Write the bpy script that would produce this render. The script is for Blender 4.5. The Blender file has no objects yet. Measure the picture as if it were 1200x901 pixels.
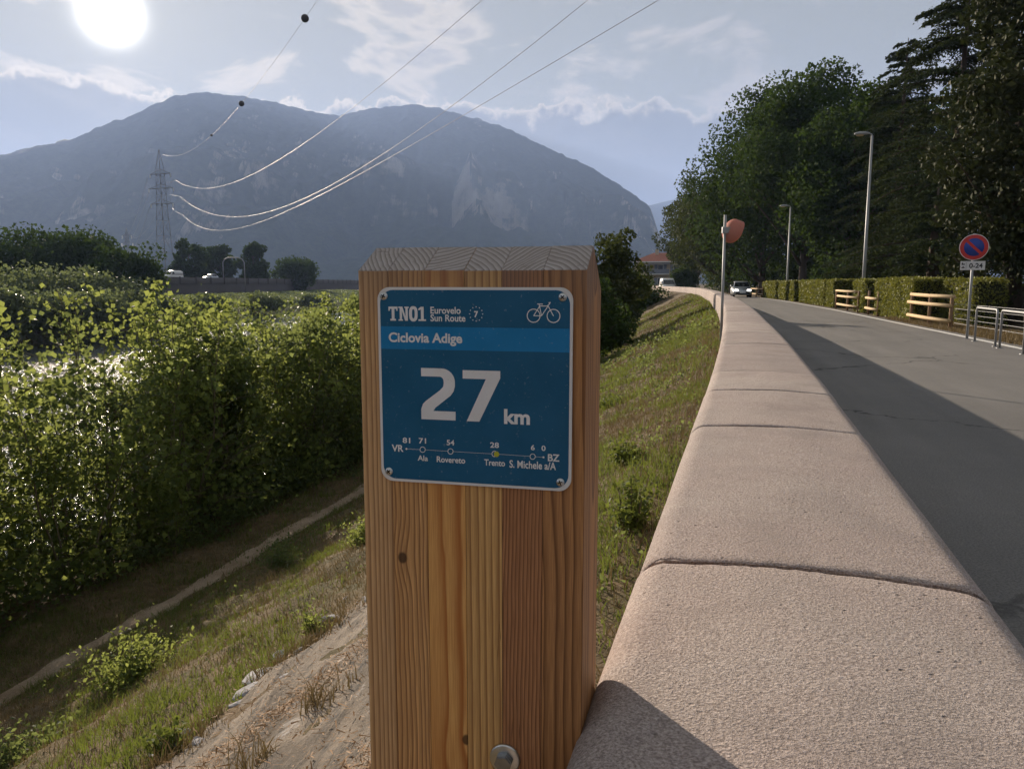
import bpy, bmesh, math, random
import numpy as np
from mathutils import Vector, Matrix

R = math.radians
SC = bpy.context.scene
COL = SC.collection
rng = np.random.default_rng(7)
random.seed(7)

# ------------------------------------------------------------------ camera
CAM_Z, PITCH, FPX = 1.3, R(7.5), 900.0
cam_d = bpy.data.cameras.new('camera'); cam_d.lens = 27.0; cam_d.sensor_width = 36.0
cam_d.clip_start = 0.05; cam_d.clip_end = 30000
cam = bpy.data.objects.new('camera', cam_d); COL.objects.link(cam)
cam.location = (0, 0, CAM_Z); cam.rotation_euler = (R(90) - PITCH, 0, 0)
SC.camera = cam

# ------------------------------------------------------------------ render + exposure
SC.view_settings.view_transform = 'Standard'; SC.view_settings.look = 'None'
SC.view_settings.gamma = 1.0; SC.view_settings.use_curve_mapping = False
SC.view_settings.exposure = 1.3
SC.render.engine = 'CYCLES'
SC.cycles.use_denoising = True
SC.cycles.use_adaptive_sampling = True; SC.cycles.adaptive_threshold = 0.02
SC.cycles.max_bounces = 4; SC.cycles.diffuse_bounces = 2; SC.cycles.glossy_bounces = 2
SC.cycles.transmission_bounces = 4; SC.cycles.transparent_max_bounces = 8; SC.cycles.volume_bounces = 1
SC.cycles.sample_clamp_indirect = 6.0; SC.cycles.sample_clamp_direct = 40.0
SC.cycles.caustics_reflective = False; SC.cycles.caustics_refractive = False

# ------------------------------------------------------------------ sun
SUN_EL, SUN_AZ = R(16.5), R(-26.35)          # azimuth from +Y towards +X
sdir = Vector((math.sin(SUN_AZ) * math.cos(SUN_EL), math.cos(SUN_AZ) * math.cos(SUN_EL), math.sin(SUN_EL)))
sl = bpy.data.lights.new('sun', 'SUN'); sl.energy = 4.7; sl.angle = R(0.5); sl.color = (1.0, 0.84, 0.66)
so = bpy.data.objects.new('sun', sl); COL.objects.link(so)
so.rotation_euler = sdir.to_track_quat('Z', 'Y').to_euler(); so.location = (-40, 80, 60)


# ------------------------------------------------------------------ node helper
class NT:
    def __init__(s, nt):
        s.nt = nt; nt.nodes.clear()
    def n(s, t, **kw):
        nd = s.nt.nodes.new(t)
        for k, v in kw.items():
            setattr(nd, k, v)
        return nd
    def put(s, nd, key, v):
        if v is None: return
        sock = nd.inputs[key]
        if hasattr(v, 'is_output') or isinstance(v, bpy.types.NodeSocket):
            s.nt.links.new(v, sock)
        else:
            if isinstance(v, (tuple, list)) and len(v) == 3 and sock.type == 'RGBA': v = (*v, 1)
            sock.default_value = v
    def m(s, op, a, b=None, c=None, clamp=False):
        nd = s.n('ShaderNodeMath', operation=op, use_clamp=clamp)
        s.put(nd, 0, a); s.put(nd, 1, b); s.put(nd, 2, c)
        return nd.outputs[0]
    def v(s, op, a, b=None, scale=None):
        nd = s.n('ShaderNodeVectorMath', operation=op)
        s.put(nd, 0, a); s.put(nd, 1, b)
        if scale is not None: s.put(nd, 'Scale', scale)
        return nd.outputs['Value'] if op in ('DOT_PRODUCT', 'LENGTH', 'DISTANCE') else nd.outputs[0]
    def mix(s, f, a, b, blend='MIX'):
        nd = s.n('ShaderNodeMix', data_type='RGBA', blend_type=blend)
        s.put(nd, 0, f); s.put(nd, 6, a); s.put(nd, 7, b)
        return nd.outputs[2]
    def mapr(s, x, a, b, c=0.0, d=1.0, smooth=False):
        nd = s.n('ShaderNodeMapRange', interpolation_type='SMOOTHSTEP' if smooth else 'LINEAR')
        for i, q in enumerate((x, a, b, c, d)): s.put(nd, i, q)
        return nd.outputs[0]
    def noise(s, vec=None, scale=5.0, detail=2.0, rough=0.5, dist=0.0, dim='3D', col=False):
        nd = s.n('ShaderNodeTexNoise', noise_dimensions=dim)
        if vec is not None: s.put(nd, 'Vector', vec)
        s.put(nd, 'Scale', scale); s.put(nd, 'Detail', detail); s.put(nd, 'Roughness', rough); s.put(nd, 'Distortion', dist)
        return nd.outputs['Color' if col else 'Fac']
    def xyz(s, vec):
        nd = s.n('ShaderNodeSeparateXYZ'); s.put(nd, 0, vec); return nd.outputs
    def comb(s, x, y, z):
        nd = s.n('ShaderNodeCombineXYZ'); s.put(nd, 0, x); s.put(nd, 1, y); s.put(nd, 2, z); return nd.outputs[0]
    def scalev(s, vec, xyz):
        return s.v('MULTIPLY', vec, xyz)
    def tc(s, which='Object'):
        return s.n('ShaderNodeTexCoord').outputs[which]
    def pos(s):
        return s.n('ShaderNodeNewGeometry').outputs['Position']
    def ramp(s, f, stops):
        nd = s.n('ShaderNodeValToRGB')
        el = nd.color_ramp.elements
        while len(el) < len(stops): el.new(0.5)
        for e, (p, c) in zip(el, stops): e.position = p; e.color = (*c, 1)
        s.put(nd, 0, f); return nd.outputs[0]
    def bump(s, h, strength=0.3, dist=0.01):
        nd = s.n('ShaderNodeBump'); s.put(nd, 'Strength', strength); s.put(nd, 'Distance', dist); s.put(nd, 'Height', h)
        return nd.outputs[0]
    def bsdf(s, color, rough=0.8, metal=0.0, spec=0.5, normal=None, **kw):
        nd = s.n('ShaderNodeBsdfPrincipled')
        s.put(nd, 'Base Color', color); s.put(nd, 'Roughness', rough); s.put(nd, 'Metallic', metal)
        s.put(nd, 'Specular IOR Level', spec); s.put(nd, 'Normal', normal)
        for k, q in kw.items(): s.put(nd, k, q)
        return nd.outputs[0]
    def out(s, surf=None, vol=None):
        o = s.n('ShaderNodeOutputMaterial')
        if surf is not None: s.nt.links.new(surf, o.inputs['Surface'])
        if vol is not None: s.nt.links.new(vol, o.inputs['Volume'])


def newmat(name):
    m = bpy.data.materials.new(name); m.use_nodes = True
    return m, NT(m.node_tree)


# ------------------------------------------------------------------ world: hazy evening sky with cloud bank
world = bpy.data.worlds.new('World'); SC.world = world; world.use_nodes = True
world.cycles.sampling_method = 'MANUAL'; world.cycles.sample_map_resolution = 512
w = NT(world.node_tree)
d = w.tc('Generated')
sx, sy, sz = w.xyz(d)
sky = w.n('ShaderNodeTexSky', sky_type='NISHITA', sun_disc=False)
sky.sun_elevation = SUN_EL; sky.sun_rotation = SUN_AZ
sky.altitude = 200; sky.air_density = 1.4; sky.dust_density = 1.6; sky.ozone_density = 2.0
az = w.m('ARCTAN2', sx, sy)
el = w.m('ARCSINE', sz)
# thin high veil makes the blue sky greyer everywhere
skyc = w.mix(0.95, w.v('MINIMUM', sky.outputs[0], (9.0, 9.0, 9.0)), (1.52, 1.50, 1.24))
ca = w.m('ARCCOSINE', w.m('MINIMUM', w.v('DOT_PRODUCT', d, tuple(sdir)), 1.0))
glow = w.m('POWER', 2.718, w.m('MULTIPLY', ca, -1 / R(7.0)))
near = w.mapr(ca, R(6), R(50), 1, 0, True)          # clouds close to the sun are lit through
# broken cumulus, sampled on a dome so that it goes round the whole sky
def cumulus(off):
    p_ = w.comb(w.m('DIVIDE', sx, w.m('ADD', sz, 0.22)), w.m('DIVIDE', sy, w.m('ADD', sz, 0.22)), 0.0)
    return w.noise(w.v('ADD', p_, off), 3.0, 6, 0.56, 0.3)
n_big = cumulus((1.35, 6.4, 0))
cl_mask = w.mapr(n_big, 0.49, 0.57, 0, 1, True)
core = w.mapr(n_big, 0.57, 0.64, 0, 1, True)
warm = w.mix(near, (2.5, 2.3, 2.1), (4.2, 3.6, 2.8))
cool = (1.25, 1.32, 1.34)
skyc = w.mix(w.m('MULTIPLY', cl_mask, 0.80), skyc, w.mix(w.m('MULTIPLY', core, 0.55), warm, cool))
# thin streaks
stv = w.noise(w.comb(w.m('MULTIPLY', az, 3.0), w.m('MULTIPLY', el, 16.0), 2.2), 1.7, 4, 0.6, 0.8)
skyc = w.mix(w.mapr(stv, 0.56, 0.74, 0, 0.55, True), skyc, w.mix(near, (2.0, 1.95, 1.85), (2.8, 2.55, 2.15)))
# low cloud bank with a lit rim
ae = w.comb(az, el, 0.37)
n_top = w.noise(ae, 6.0, 3, 0.5)
n_bil = w.noise(ae, 34.0, 4, 0.62)
top = w.m('ADD', R(12.6), w.m('ADD', w.m('MULTIPLY', w.m('SUBTRACT', n_top, 0.5), R(6.0)), w.m('MULTIPLY', w.m('SUBTRACT', n_bil, 0.5), R(4.2))))
below = w.m('SUBTRACT', top, el)
bank = w.mapr(below, R(-0.1), R(0.25), 0, 1, True)
rim = w.m('MULTIPLY', bank, w.mapr(below, R(0.15), R(1.1), 1, 0, True))
mott = w.mapr(n_bil, 0.3, 0.7, 0.9, 1.12)
bank_c = w.mix(w.mapr(below, R(0.5), R(8)), (0.84, 0.86, 0.82), (0.74, 0.80, 0.84))
bank_c = w.v('SCALE', bank_c, scale=mott)
skyc = w.mix(w.m('MULTIPLY', bank, 0.85), skyc, bank_c)
skyc = w.mix(w.m('MULTIPLY', rim, 0.85), skyc, w.mix(near, (2.9, 2.6, 2.2), (5.2, 4.4, 3.3)))
skyc = w.mix(1.0, skyc, w.mix(glow, (0, 0, 0), (1.7, 1.52, 1.2)), 'ADD')
disc = w.m('POWER', 2.718, w.m('MULTIPLY', w.m('POWER', w.m('DIVIDE', ca, R(1.12)), 2.0), -1.0))
skyc = w.mix(1.0, skyc, w.mix(disc, (0, 0, 0), (60, 58, 52)), 'ADD')
bg = w.n('ShaderNodeBackground'); w.put(bg, 0, skyc); bg.inputs[1].default_value = 0.084
wo = w.n('ShaderNodeOutputWorld'); w.nt.links.new(bg.outputs[0], wo.inputs[0])


# ------------------------------------------------------------------ projection helpers (photo pixel -> a point at a real place)
def ray(px, py):
    x = (px - 600) / FPX; u = (450.5 - py) / FPX
    return np.array([x, math.cos(PITCH) + u * math.sin(PITCH), u * math.cos(PITCH) - math.sin(PITCH)])
def atz(px, py, z):
    r = ray(px, py); t = (z - CAM_Z) / r[2]
    return Vector((r[0] * t, r[1] * t, z))
def aty(px, py, y):
    r = ray(px, py); t = y / r[1]
    return Vector((r[0] * t, y, CAM_Z + r[2] * t))

# line of the parapet's river-side face, ground profile across the river bank
WL = [(-130, -420), (-1.6, -5), (0.046, .569), (0.104, .769), (.189, 1.058), (.512, 2.112), (.754, 2.863), (1.396, 5.059), (3.478, 12.545),
      (5.927, 22), (10.067, 39.17), (14.27, 58.8), (17.12, 75.15), (20.6, 107), (22.5, 140), (23.5, 190), (23.5, 700)]
WX = np.array([p[0] for p in WL]); WY = np.array([p[1] for p in WL])
_yy = np.concatenate([np.linspace(-420, -6, 30), np.linspace(-5, 140, 581), np.linspace(142, 700, 60)])
_xx = np.interp(_yy, WY, WX)
_ys = np.linspace(-5, 140, 581); _sm = np.interp(_ys, _yy, _xx)
for _ in range(60):
    _sm[1:-1] = (_sm[:-2] + _sm[1:-1] * 2 + _sm[2:]) / 4
_xx[30:611] = _sm
def Wx(y): return np.interp(y, _yy, _xx)
N0 = np.array([-math.cos(R(14.5)), math.sin(R(14.5))])
PR = [(-9000, -.03), (-.33, -.03), (-.12, .30), (0, .33), (.3, .30), (6.3, -2.62), (6.6, -2.7), (7, -2.72), (9.5, -2.95), (10.5, -3.3), (12.5, -5.2),
      (60, -5.6), (66, -5.0), (70, -3.4), (75, -2.2), (84, -1.4), (9000, -1.2)]
PS = np.array([p[0] for p in PR]); PZ = np.array([p[1] for p in PR])

def _hash(i, j, seed):
    h = np.sin(i * 127.1 + j * 311.7 + seed * 74.7) * 43758.5453
    return h - np.floor(h)
def vnoise(x, y, seed=0.0):
    x = np.asarray(x, float); y = np.asarray(y, float)
    i = np.floor(x); j = np.floor(y); fx = x - i; fy = y - j
    fx = fx * fx * (3 - 2 * fx); fy = fy * fy * (3 - 2 * fy)
    a = _hash(i, j, seed); b = _hash(i + 1, j, seed); c = _hash(i, j + 1, seed); e = _hash(i + 1, j + 1, seed)
    return a + (b - a) * fx + (c - a) * fy + (a - b - c + e) * fx * fy
def fbm(x, y, seed=0.0, o=4):
    r = 0; a = 0.5
    for k in range(o):
        r = r + a * vnoise(x * 2 ** k, y * 2 ** k, seed + k * 3.3); a *= 0.5
    return r
def gz(t, s):
    """ground height at t along the wall and s metres out from its river face"""
    t = np.asarray(t, float); s = np.asarray(s, float)
    z = np.interp(s, PS, PZ)
    amp = np.clip((s - 0.1) / 1.2, 0, 1) * np.clip((10.5 - s) / 2, 0, 1) * np.clip((400 - np.abs(t)) / 100, 0, 1)
    pathf = 1 - 0.8 * np.exp(-((s - 6.6) / 0.5) ** 2)
    slabf = 1 - 0.8 * np.clip((2.3 - s) / 0.5, 0, 1) * np.clip((6.5 - t) / 1.0, 0, 1)
    z = z + amp * pathf * slabf * ((fbm(t * 0.7, s * 0.9, 1.0) - 0.47) * 0.34 + (fbm(t * 3.1, s * 3.1, 5.0) - 0.47) * 0.20)
    return z
def P(t, s, dz=0.0):
    t = np.asarray(t, float); s = np.asarray(s, float)
    return np.stack([Wx(t) + s * N0[0], t + s * N0[1], gz(t, s) + dz], -1)
def PV(t, s, dz=0.0):
    return Vector(P(t, s, dz).tolist())


# ------------------------------------------------------------------ mesh helpers
def np_mesh(name, V, F, mat=None, smooth=False):
    V = np.asarray(V, np.float32); F = np.asarray(F, np.int32)
    me = bpy.data.meshes.new(name)
    k = F.shape[1]
    me.vertices.add(len(V)); me.vertices.foreach_set('co', V.ravel())
    me.loops.add(F.size); me.loops.foreach_set('vertex_index', F.ravel())
    me.polygons.add(len(F)); me.polygons.foreach_set('loop_start', np.arange(0, F.size, k, dtype=np.int32))
    me.polygons.foreach_set('loop_total', np.full(len(F), k, np.int32))
    if smooth: me.polygons.foreach_set('use_smooth', np.ones(len(F), bool))
    me.update(calc_edges=True)
    if mat: me.materials.append(mat)
    return me
def link(name, me, parent=None, loc=None):
    o = bpy.data.objects.new(name, me); COL.objects.link(o)
    if parent is not None: o.parent = parent
    if loc is not None: o.location = loc
    return o
def tag(o, label=None, cat=None, group=None, kind=None):
    if label: o['label'] = label
    if cat: o['category'] = cat
    if group: o['group'] = group
    if kind: o['kind'] = kind
    return o
def thing(name, label, cat, loc=(0, 0, 0), rz=0.0, group=None):
    o = bpy.data.objects.new(name, None); COL.objects.link(o)
    o.location = loc; o.rotation_euler = (0, 0, rz); o.empty_display_size = 0.2
    return tag(o, label, cat, group)
def copy_tree(o, parent=None):
    c = o.copy(); COL.objects.link(c); c.parent = parent
    for ch in list(o.children): copy_tree(ch, c)
    return c
def grid_mesh(name, PTS, mat=None, smooth=True):
    a, b = PTS.shape[:2]
    idx = np.arange(a * b).reshape(a, b)
    F = np.stack([idx[:-1, :-1], idx[1:, :-1], idx[1:, 1:], idx[:-1, 1:]], -1).reshape(-1, 4)
    return np_mesh(name, PTS.reshape(-1, 3), F, mat, smooth)
def bm_mesh(name, bm, mat=None, smooth=False):
    me = bpy.data.meshes.new(name); bm.to_mesh(me); bm.free()
    for m in (mat if isinstance(mat, (list, tuple)) else [mat]):
        if m: me.materials.append(m)
    if smooth:
        for p in me.polygons: p.use_smooth = True
    return me
def bbox(bm, x0, x1, y0, y1, z0, z1, bev=0.0):
    vs = [bm.verts.new(c) for c in ((x0, y0, z0), (x1, y0, z0), (x1, y1, z0), (x0, y1, z0), (x0, y0, z1), (x1, y0, z1), (x1, y1, z1), (x0, y1, z1))]
    fs = [bm.faces.new([vs[i] for i in q]) for q in ((0, 3, 2, 1), (4, 5, 6, 7), (0, 1, 5, 4), (1, 2, 6, 5), (2, 3, 7, 6), (3, 0, 4, 7))]
    if bev:
        es = list({e for f in fs for e in f.edges})
        bmesh.ops.bevel(bm, geom=es, offset=bev, segments=2, affect='EDGES', profile=0.5)
def box_mesh(name, x0, x1, y0, y1, z0, z1, mat, bev=0.0):
    bm = bmesh.new(); bbox(bm, x0, x1, y0, y1, z0, z1, bev); return bm_mesh(name, bm, mat)
def tube_arrays(paths, n=8, base=0):
    VS, FS = [], []
    off = base
    for pts, rad in paths:
        pts = np.asarray(pts, float); k = len(pts)
        rad = np.broadcast_to(np.asarray(rad, float), (k,))
        T = np.gradient(pts, axis=0); T /= np.linalg.norm(T, axis=1, keepdims=True) + 1e-9
        up = np.where(np.abs(T[:, 2:3]) > 0.9, np.array([[1., 0, 0]]), np.array([[0, 0, 1.]]))
        A = np.cross(T, up); A /= np.linalg.norm(A, axis=1, keepdims=True) + 1e-9
        for i in range(1, k):            # keep the frame from flipping
            A[i] = A[i - 1] - T[i] * np.dot(A[i - 1], T[i]); A[i] /= np.linalg.norm(A[i]) + 1e-9
        B = np.cross(T, A)
        an = np.linspace(0, 2 * np.pi, n, endpoint=False)
        ring = pts[:, None] + rad[:, None, None] * (np.cos(an)[None, :, None] * A[:, None] + np.sin(an)[None, :, None] * B[:, None])
        VS.append(ring.reshape(-1, 3))
        idx = off + np.arange(k * n).reshape(k, n)
        nx = np.roll(idx, -1, axis=1)
        FS.append(np.stack([idx[:-1], nx[:-1], nx[1:], idx[1:]], -1).reshape(-1, 4))
        # end caps as quads-fan with a centre vertex pair
        c0 = off + k * n
        VS.append(np.array([pts[0], pts[-1]]))
        FS.append(np.stack([nx[0], idx[0], np.full(n, c0), np.full(n, c0)], -1)[:, [0, 1, 2, 2]][:0])
        for e, cc, rv in ((0, c0, True), (-1, c0 + 1, False)):
            a, b = (idx[e], nx[e])
            for q in range(0, n, 2):
                i1, i2, i3 = idx[e][q], idx[e][(q + 1) % n], idx[e][(q + 2) % n]
                FS.append(np.array([[cc, i3, i2, i1] if rv else [cc, i1, i2, i3]]))
        off += k * n + 2
    return np.concatenate(VS), np.concatenate(FS)
def tube_mesh(name, paths, mat, n=8, smooth=True):
    V, F = tube_arrays(paths, n); return np_mesh(name, V, F, mat, smooth)
def lathe_mesh(name, prof, mat, n=24, axis='Z'):
    prof = np.asarray(prof, float); k = len(prof)
    an = np.linspace(0, 2 * np.pi, n, endpoint=False)
    V = np.stack([prof[:, 0][:, None] * np.cos(an), prof[:, 0][:, None] * np.sin(an), np.repeat(prof[:, 1][:, None], n, 1)], -1)
    if axis == 'Y': V = np.stack([V[..., 0], -V[..., 2], V[..., 1]], -1)
    idx = np.arange(k * n).reshape(k, n); nx = np.roll(idx, -1, 1)
    F = np.stack([idx[:-1], nx[:-1], nx[1:], idx[1:]], -1).reshape(-1, 4)
    return np_mesh(name, V.reshape(-1, 3), F, mat, True)
def leaves_arrays(C, size, droop=0.0, aspect=0.9, up=0.0, kind='leaf', axis=None):
    """one small folded leaf face pair per centre"""
    C = np.asarray(C, float); n = len(C)
    size = np.broadcast_to(np.asarray(size, float), (n,))
    D = rng.normal(size=(n, 3)); D[:, 2] -= droop
    if axis is not None: D = D * 0.55 + axis
    D /= np.linalg.norm(D, axis=1, keepdims=True) + 1e-9
    Q = rng.normal(size=(n, 3)); Q[:, 2] += up
    Sd = np.cross(D, Q); Sd /= np.linalg.norm(Sd, axis=1, keepdims=True) + 1e-9
    Nn = np.cross(Sd, D)
    s = size[:, None]
    b = C - D * s * 0.45; tip = C + D * s * 0.55
    mid = C - D * s * 0.08
    l = mid + Sd * s * 0.5 * aspect + Nn * s * 0.14
    r = mid - Sd * s * 0.5 * aspect + Nn * s * 0.14
    V = np.stack([b, r, tip, l], 1).reshape(-1, 3)
    i = np.arange(n)[:, None] * 4
    F = np.concatenate([i + [[0, 1, 2]], i + [[0, 2, 3]]], 1).reshape(-1, 3)
    return V, F
def leaves_mesh(name, C, size, mat, **kw):
    V, F = leaves_arrays(C, size, **kw); return np_mesh(name, V, F, mat)


# ------------------------------------------------------------------ materials
def simple(name, col, rough=0.7, metal=0.0, var=0.0, scale=20.0, spec=0.5, bump=0.0):
    m, t = newmat(name)
    c = col
    nz = None
    if var or bump:
        nz = t.noise(t.tc('Object'), scale, 4, 0.6)
    if var:
        c = t.mix(nz, tuple(max(0, x * (1 - var)) for x in col), tuple(x * (1 + var) for x in col))
    t.out(t.bsdf(c, rough, metal, spec, t.bump(nz, 0.4, bump) if bump else None))
    return m
def leafmat(name, dark, light, trans, tf=0.45, rough=0.5, spec=0.3):
    m, t = newmat(name)
    g = t.n('ShaderNodeNewGeometry')
    nz = t.noise(t.pos(), 0.9, 2, 0.5)
    f = t.m('ADD', t.m('MULTIPLY', g.outputs['Random Per Island'], 0.7), t.m('MULTIPLY', nz, 0.35), clamp=True)
    c = t.mix(f, dark, light)
    b = t.bsdf(c, rough, 0, spec)
    tr = t.n('ShaderNodeBsdfTranslucent')
    t.put(tr, 0, t.mix(f, tuple(x * 0.75 for x in trans), trans))
    mx = t.n('ShaderNodeMixShader'); t.put(mx, 0, tf)
    t.nt.links.new(b, mx.inputs[1]); t.nt.links.new(tr.outputs[0], mx.inputs[2])
    t.out(mx.outputs[0])
    return m

def mat_stone():
    m, t = newmat('coping_stone')
    p = t.pos()
    fine = t.noise(p, 330, 3, 0.75)
    med = t.noise(p, 150, 3, 0.7)
    big = t.noise(p, 3.2, 4, 0.6)
    c = t.mix(t.mapr(big, 0.3, 0.7), (0.54, 0.445, 0.405), (0.57, 0.50, 0.455))
    oi = t.n('ShaderNodeObjectInfo').outputs['Random']
    c = t.mix(t.m('MULTIPLY', oi, 0.5), c, (0.37, 0.30, 0.285))
    c = t.mix(t.mapr(fine, 0.38, 0.60), t.mix(0.66, c, (0.10, 0.07, 0.06)), c)
    c = t.mix(t.mapr(fine, 0.62, 0.75), c, (0.74, 0.66, 0.60))
    vor = t.n('ShaderNodeTexVoronoi'); t.put(vor, 'Vector', p); t.put(vor, 'Scale', 55.0)
    pit = t.m('MULTIPLY', t.mapr(vor.outputs['Distance'], 0.05, 0.18, 1, 0), t.mapr(t.noise(p, 7, 4, 0.65), 0.48, 0.60))
    # hairline cracks that run across some of the stones
    q = t.v('ADD', p, t.v('SCALE', t.noise(p, 9, 3, 0.6, col=True), scale=0.10))
    vc = t.n('ShaderNodeTexVoronoi', feature='DISTANCE_TO_EDGE'); t.put(vc, 'Vector', t.scalev(q, (1, 2.2, 1))); t.put(vc, 'Scale', 7.0)
    cr = t.m('MULTIPLY', t.mapr(vc.outputs['Distance'], 0.006, 0.020, 1, 0), t.mapr(t.noise(p, 3.0, 3, 0.6), 0.62, 0.69))
    cr = t.m('MULTIPLY', cr, t.mapr(t.n('ShaderNodeObjectInfo').outputs['Random'], 0.55, 0.75, 0.0, 1.0))
    c = t.mix(t.m('MULTIPLY', t.m('MAXIMUM', pit, cr), 0.7), c, (0.08, 0.055, 0.045))
    # old rain stains
    st = t.mapr(t.noise(t.scalev(p, (2.2, 2.2, 0.8)), 2.4, 5, 0.65), 0.46, 0.68)
    c = t.mix(t.m('MULTIPLY', st, 0.42), c, (0.22, 0.19, 0.175))
    h = t.m('SUBTRACT', t.m('ADD', t.m('MULTIPLY', fine, 0.8), t.m('MULTIPLY', med, 0.7)), t.m('MULTIPLY', t.m('MAXIMUM', pit, cr), 1.2))
    t.out(t.bsdf(c, 0.88, 0, 0.25, t.bump(h, 0.95, 0.0042)))
    return m
def mat_asphalt():
    m, t = newmat('asphalt')
    p = t.pos()
    f = t.noise(p, 90, 3, 0.7); b = t.noise(p, 0.5, 5, 0.6); md = t.noise(p, 9, 3, 0.6)
    c = t.mix(t.mapr(b, 0.3, 0.7), (0.160, 0.154, 0.148), (0.215, 0.205, 0.195))
    c = t.mix(t.mapr(f, 0.35, 0.65), t.mix(0.5, c, (0.03, 0.03, 0.03)), t.mix(0.2, c, (0.4, 0.38, 0.36)))
    q = t.v('ADD', p, t.v('SCALE', t.noise(p, 1.3, 4, 0.65, col=True), scale=1.1))
    vo = t.n('ShaderNodeTexVoronoi', feature='DISTANCE_TO_EDGE'); t.put(vo, 'Vector', t.scalev(q, (1, 1, 0))); t.put(vo, 'Scale', 0.20)
    crack = t.m('MULTIPLY', t.mapr(vo.outputs['Distance'], 0.0015, 0.006, 1, 0), t.mapr(t.noise(p, 0.35, 2), 0.47, 0.56))
    al = t.comb(t.m('MULTIPLY', t.v('DOT_PRODUCT', p, (0.966, -0.259, 0)), 1.5), t.m('MULTIPLY', t.v('DOT_PRODUCT', p, (0.259, 0.966, 0)), 0.10), 0.0)
    c = t.mix(t.mapr(t.noise(al, 1.0, 4, 0.6), 0.42, 0.68, 0, 0.45), c, (0.095, 0.092, 0.09))
    c = t.mix(t.m('MULTIPLY', crack, 0.75), c, (0.025, 0.024, 0.024))
    c = t.mix(t.m('MULTIPLY', t.mapr(md, 0.55, 0.75), 0.18), c, (0.28, 0.26, 0.23))
    t.out(t.bsdf(c, 0.85, 0, 0.3, t.bump(t.m('SUBTRACT', f, crack), 0.5, 0.006)))
    return m
def mat_ground():
    m, t = newmat('earth')
    p = t.pos()
    a = t.noise(p, 1.1, 6, 0.62); b = t.noise(p, 7, 5, 0.65); f = t.noise(p, 60, 3, 0.6)
    c = t.mix(t.mapr(a, 0.35, 0.62), (0.135, 0.092, 0.055), (0.075, 0.072, 0.030))
    c = t.mix(t.mapr(b, 0.42, 0.70), c, (0.21, 0.15, 0.09))
    c = t.mix(t.mapr(f, 0.3, 0.7), t.mix(0.5, c, (0.05, 0.035, 0.02)), c)
    t.out(t.bsdf(c, 0.95, 0, 0.15, t.bump(t.m('ADD', b, t.m('MULTIPLY', f, 0.6)), 0.7, 0.03)))
    return m
def mat_path():
    m, t = newmat('trodden_earth')
    p = t.pos(); a = t.noise(p, 2.2, 5, 0.6); f = t.noise(p, 45, 4, 0.7)
    c = t.mix(t.mapr(a, 0.35, 0.65), (0.25, 0.185, 0.125), (0.40, 0.32, 0.235))
    c = t.mix(t.mapr(f, 0.35, 0.65), t.mix(0.5, c, (0.10, 0.075, 0.05)), c)
    t.out(t.bsdf(c, 0.95, 0, 0.15, t.bump(f, 0.6, 0.015)))
    return m
def mat_slab():
    m, t = newmat('weathered_concrete')
    p = t.tc('Object')
    lo = t.scalev(p, (3.0, 0.7, 3.0))
    a = t.noise(lo, 2.0, 6, 0.65, 0.4); b = t.noise(t.scalev(p, (9, 1.6, 9)), 2.4, 5, 0.65); f = t.noise(p, 130, 3, 0.7)
    c = t.mix(t.mapr(a, 0.36, 0.62), (0.12, 0.098, 0.078), (0.30, 0.25, 0.20))
    c = t.mix(t.mapr(b, 0.50, 0.66), c, (0.085, 0.078, 0.072))
    c = t.mix(t.mapr(t.noise(p, 4.5, 4, 0.6), 0.62, 0.70), c, (0.46, 0.43, 0.41))
    c = t.mix(t.mapr(f, 0.35, 0.62), t.mix(0.45, c, (0.07, 0.06, 0.05)), c)
    t.out(t.bsdf(c, 0.9, 0, 0.2, t.bump(t.m('ADD', t.m('MULTIPLY', a, 1.4), t.m('ADD', b, t.m('MULTIPLY', f, 0.3))), 0.8, 0.03)))
    return m
def mat_water():
    m, t = newmat('river_water')
    p = t.pos()
    h = t.m('ADD', t.noise(t.scalev(p, (1, 1, 1)), 1.4, 4, 0.6), t.m('MULTIPLY', t.noise(p, 7, 3, 0.6), 0.25))
    t.out(t.bsdf((0.035, 0.05, 0.04), 0.10, 0, 0.6, t.bump(h, 1.0, 0.35)))
    return m
def mat_mountain():
    m, t = newmat('forest_and_rock')
    g = t.n('ShaderNodeNewGeometry')
    p = g.outputs['Position']
    nz = t.xyz(g.outputs['True Normal'])[2]
    n1 = t.noise(t.scalev(p, (1, 1, 1.3)), 0.0019, 8, 0.62, 0.6)
    n2 = t.noise(t.scalev(p, (1, 1, 0.35)), 0.011, 5, 0.7)
    n3 = t.noise(p, 0.05, 5, 0.75)
    steep = t.m('SUBTRACT', 1.0, nz)
    k = t.m('ADD', t.m('MULTIPLY', steep, 1.15), t.m('ADD', t.m('MULTIPLY', t.m('SUBTRACT', n1, 0.5), 1.5), t.m('MULTIPLY', t.m('SUBTRACT', n2, 0.5), 0.9)))
    rock = t.mapr(k, 0.48, 0.78, 0, 1, True)
    forest = t.mix(t.mapr(n3, 0.35, 0.65), (0.014, 0.026, 0.014), (0.042, 0.062, 0.028))
    rc = t.mix(t.mapr(n2, 0.3, 0.7), (0.25, 0.22, 0.19), (0.50, 0.46, 0.40))
    t.out(t.bsdf(t.mix(t.m('MULTIPLY', rock, 0.55), forest, rc), 0.95, 0, 0.05))
    return m
def mat_bark(name, a, b):
    m, t = newmat(name)
    p = t.tc('Object'); n = t.noise(t.scalev(p, (6, 6, 1.2)), 3, 5, 0.65)
    t.out(t.bsdf(t.mix(n, a, b), 0.92, 0, 0.2, t.bump(n, 0.8, 0.03)))
    return m

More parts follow.
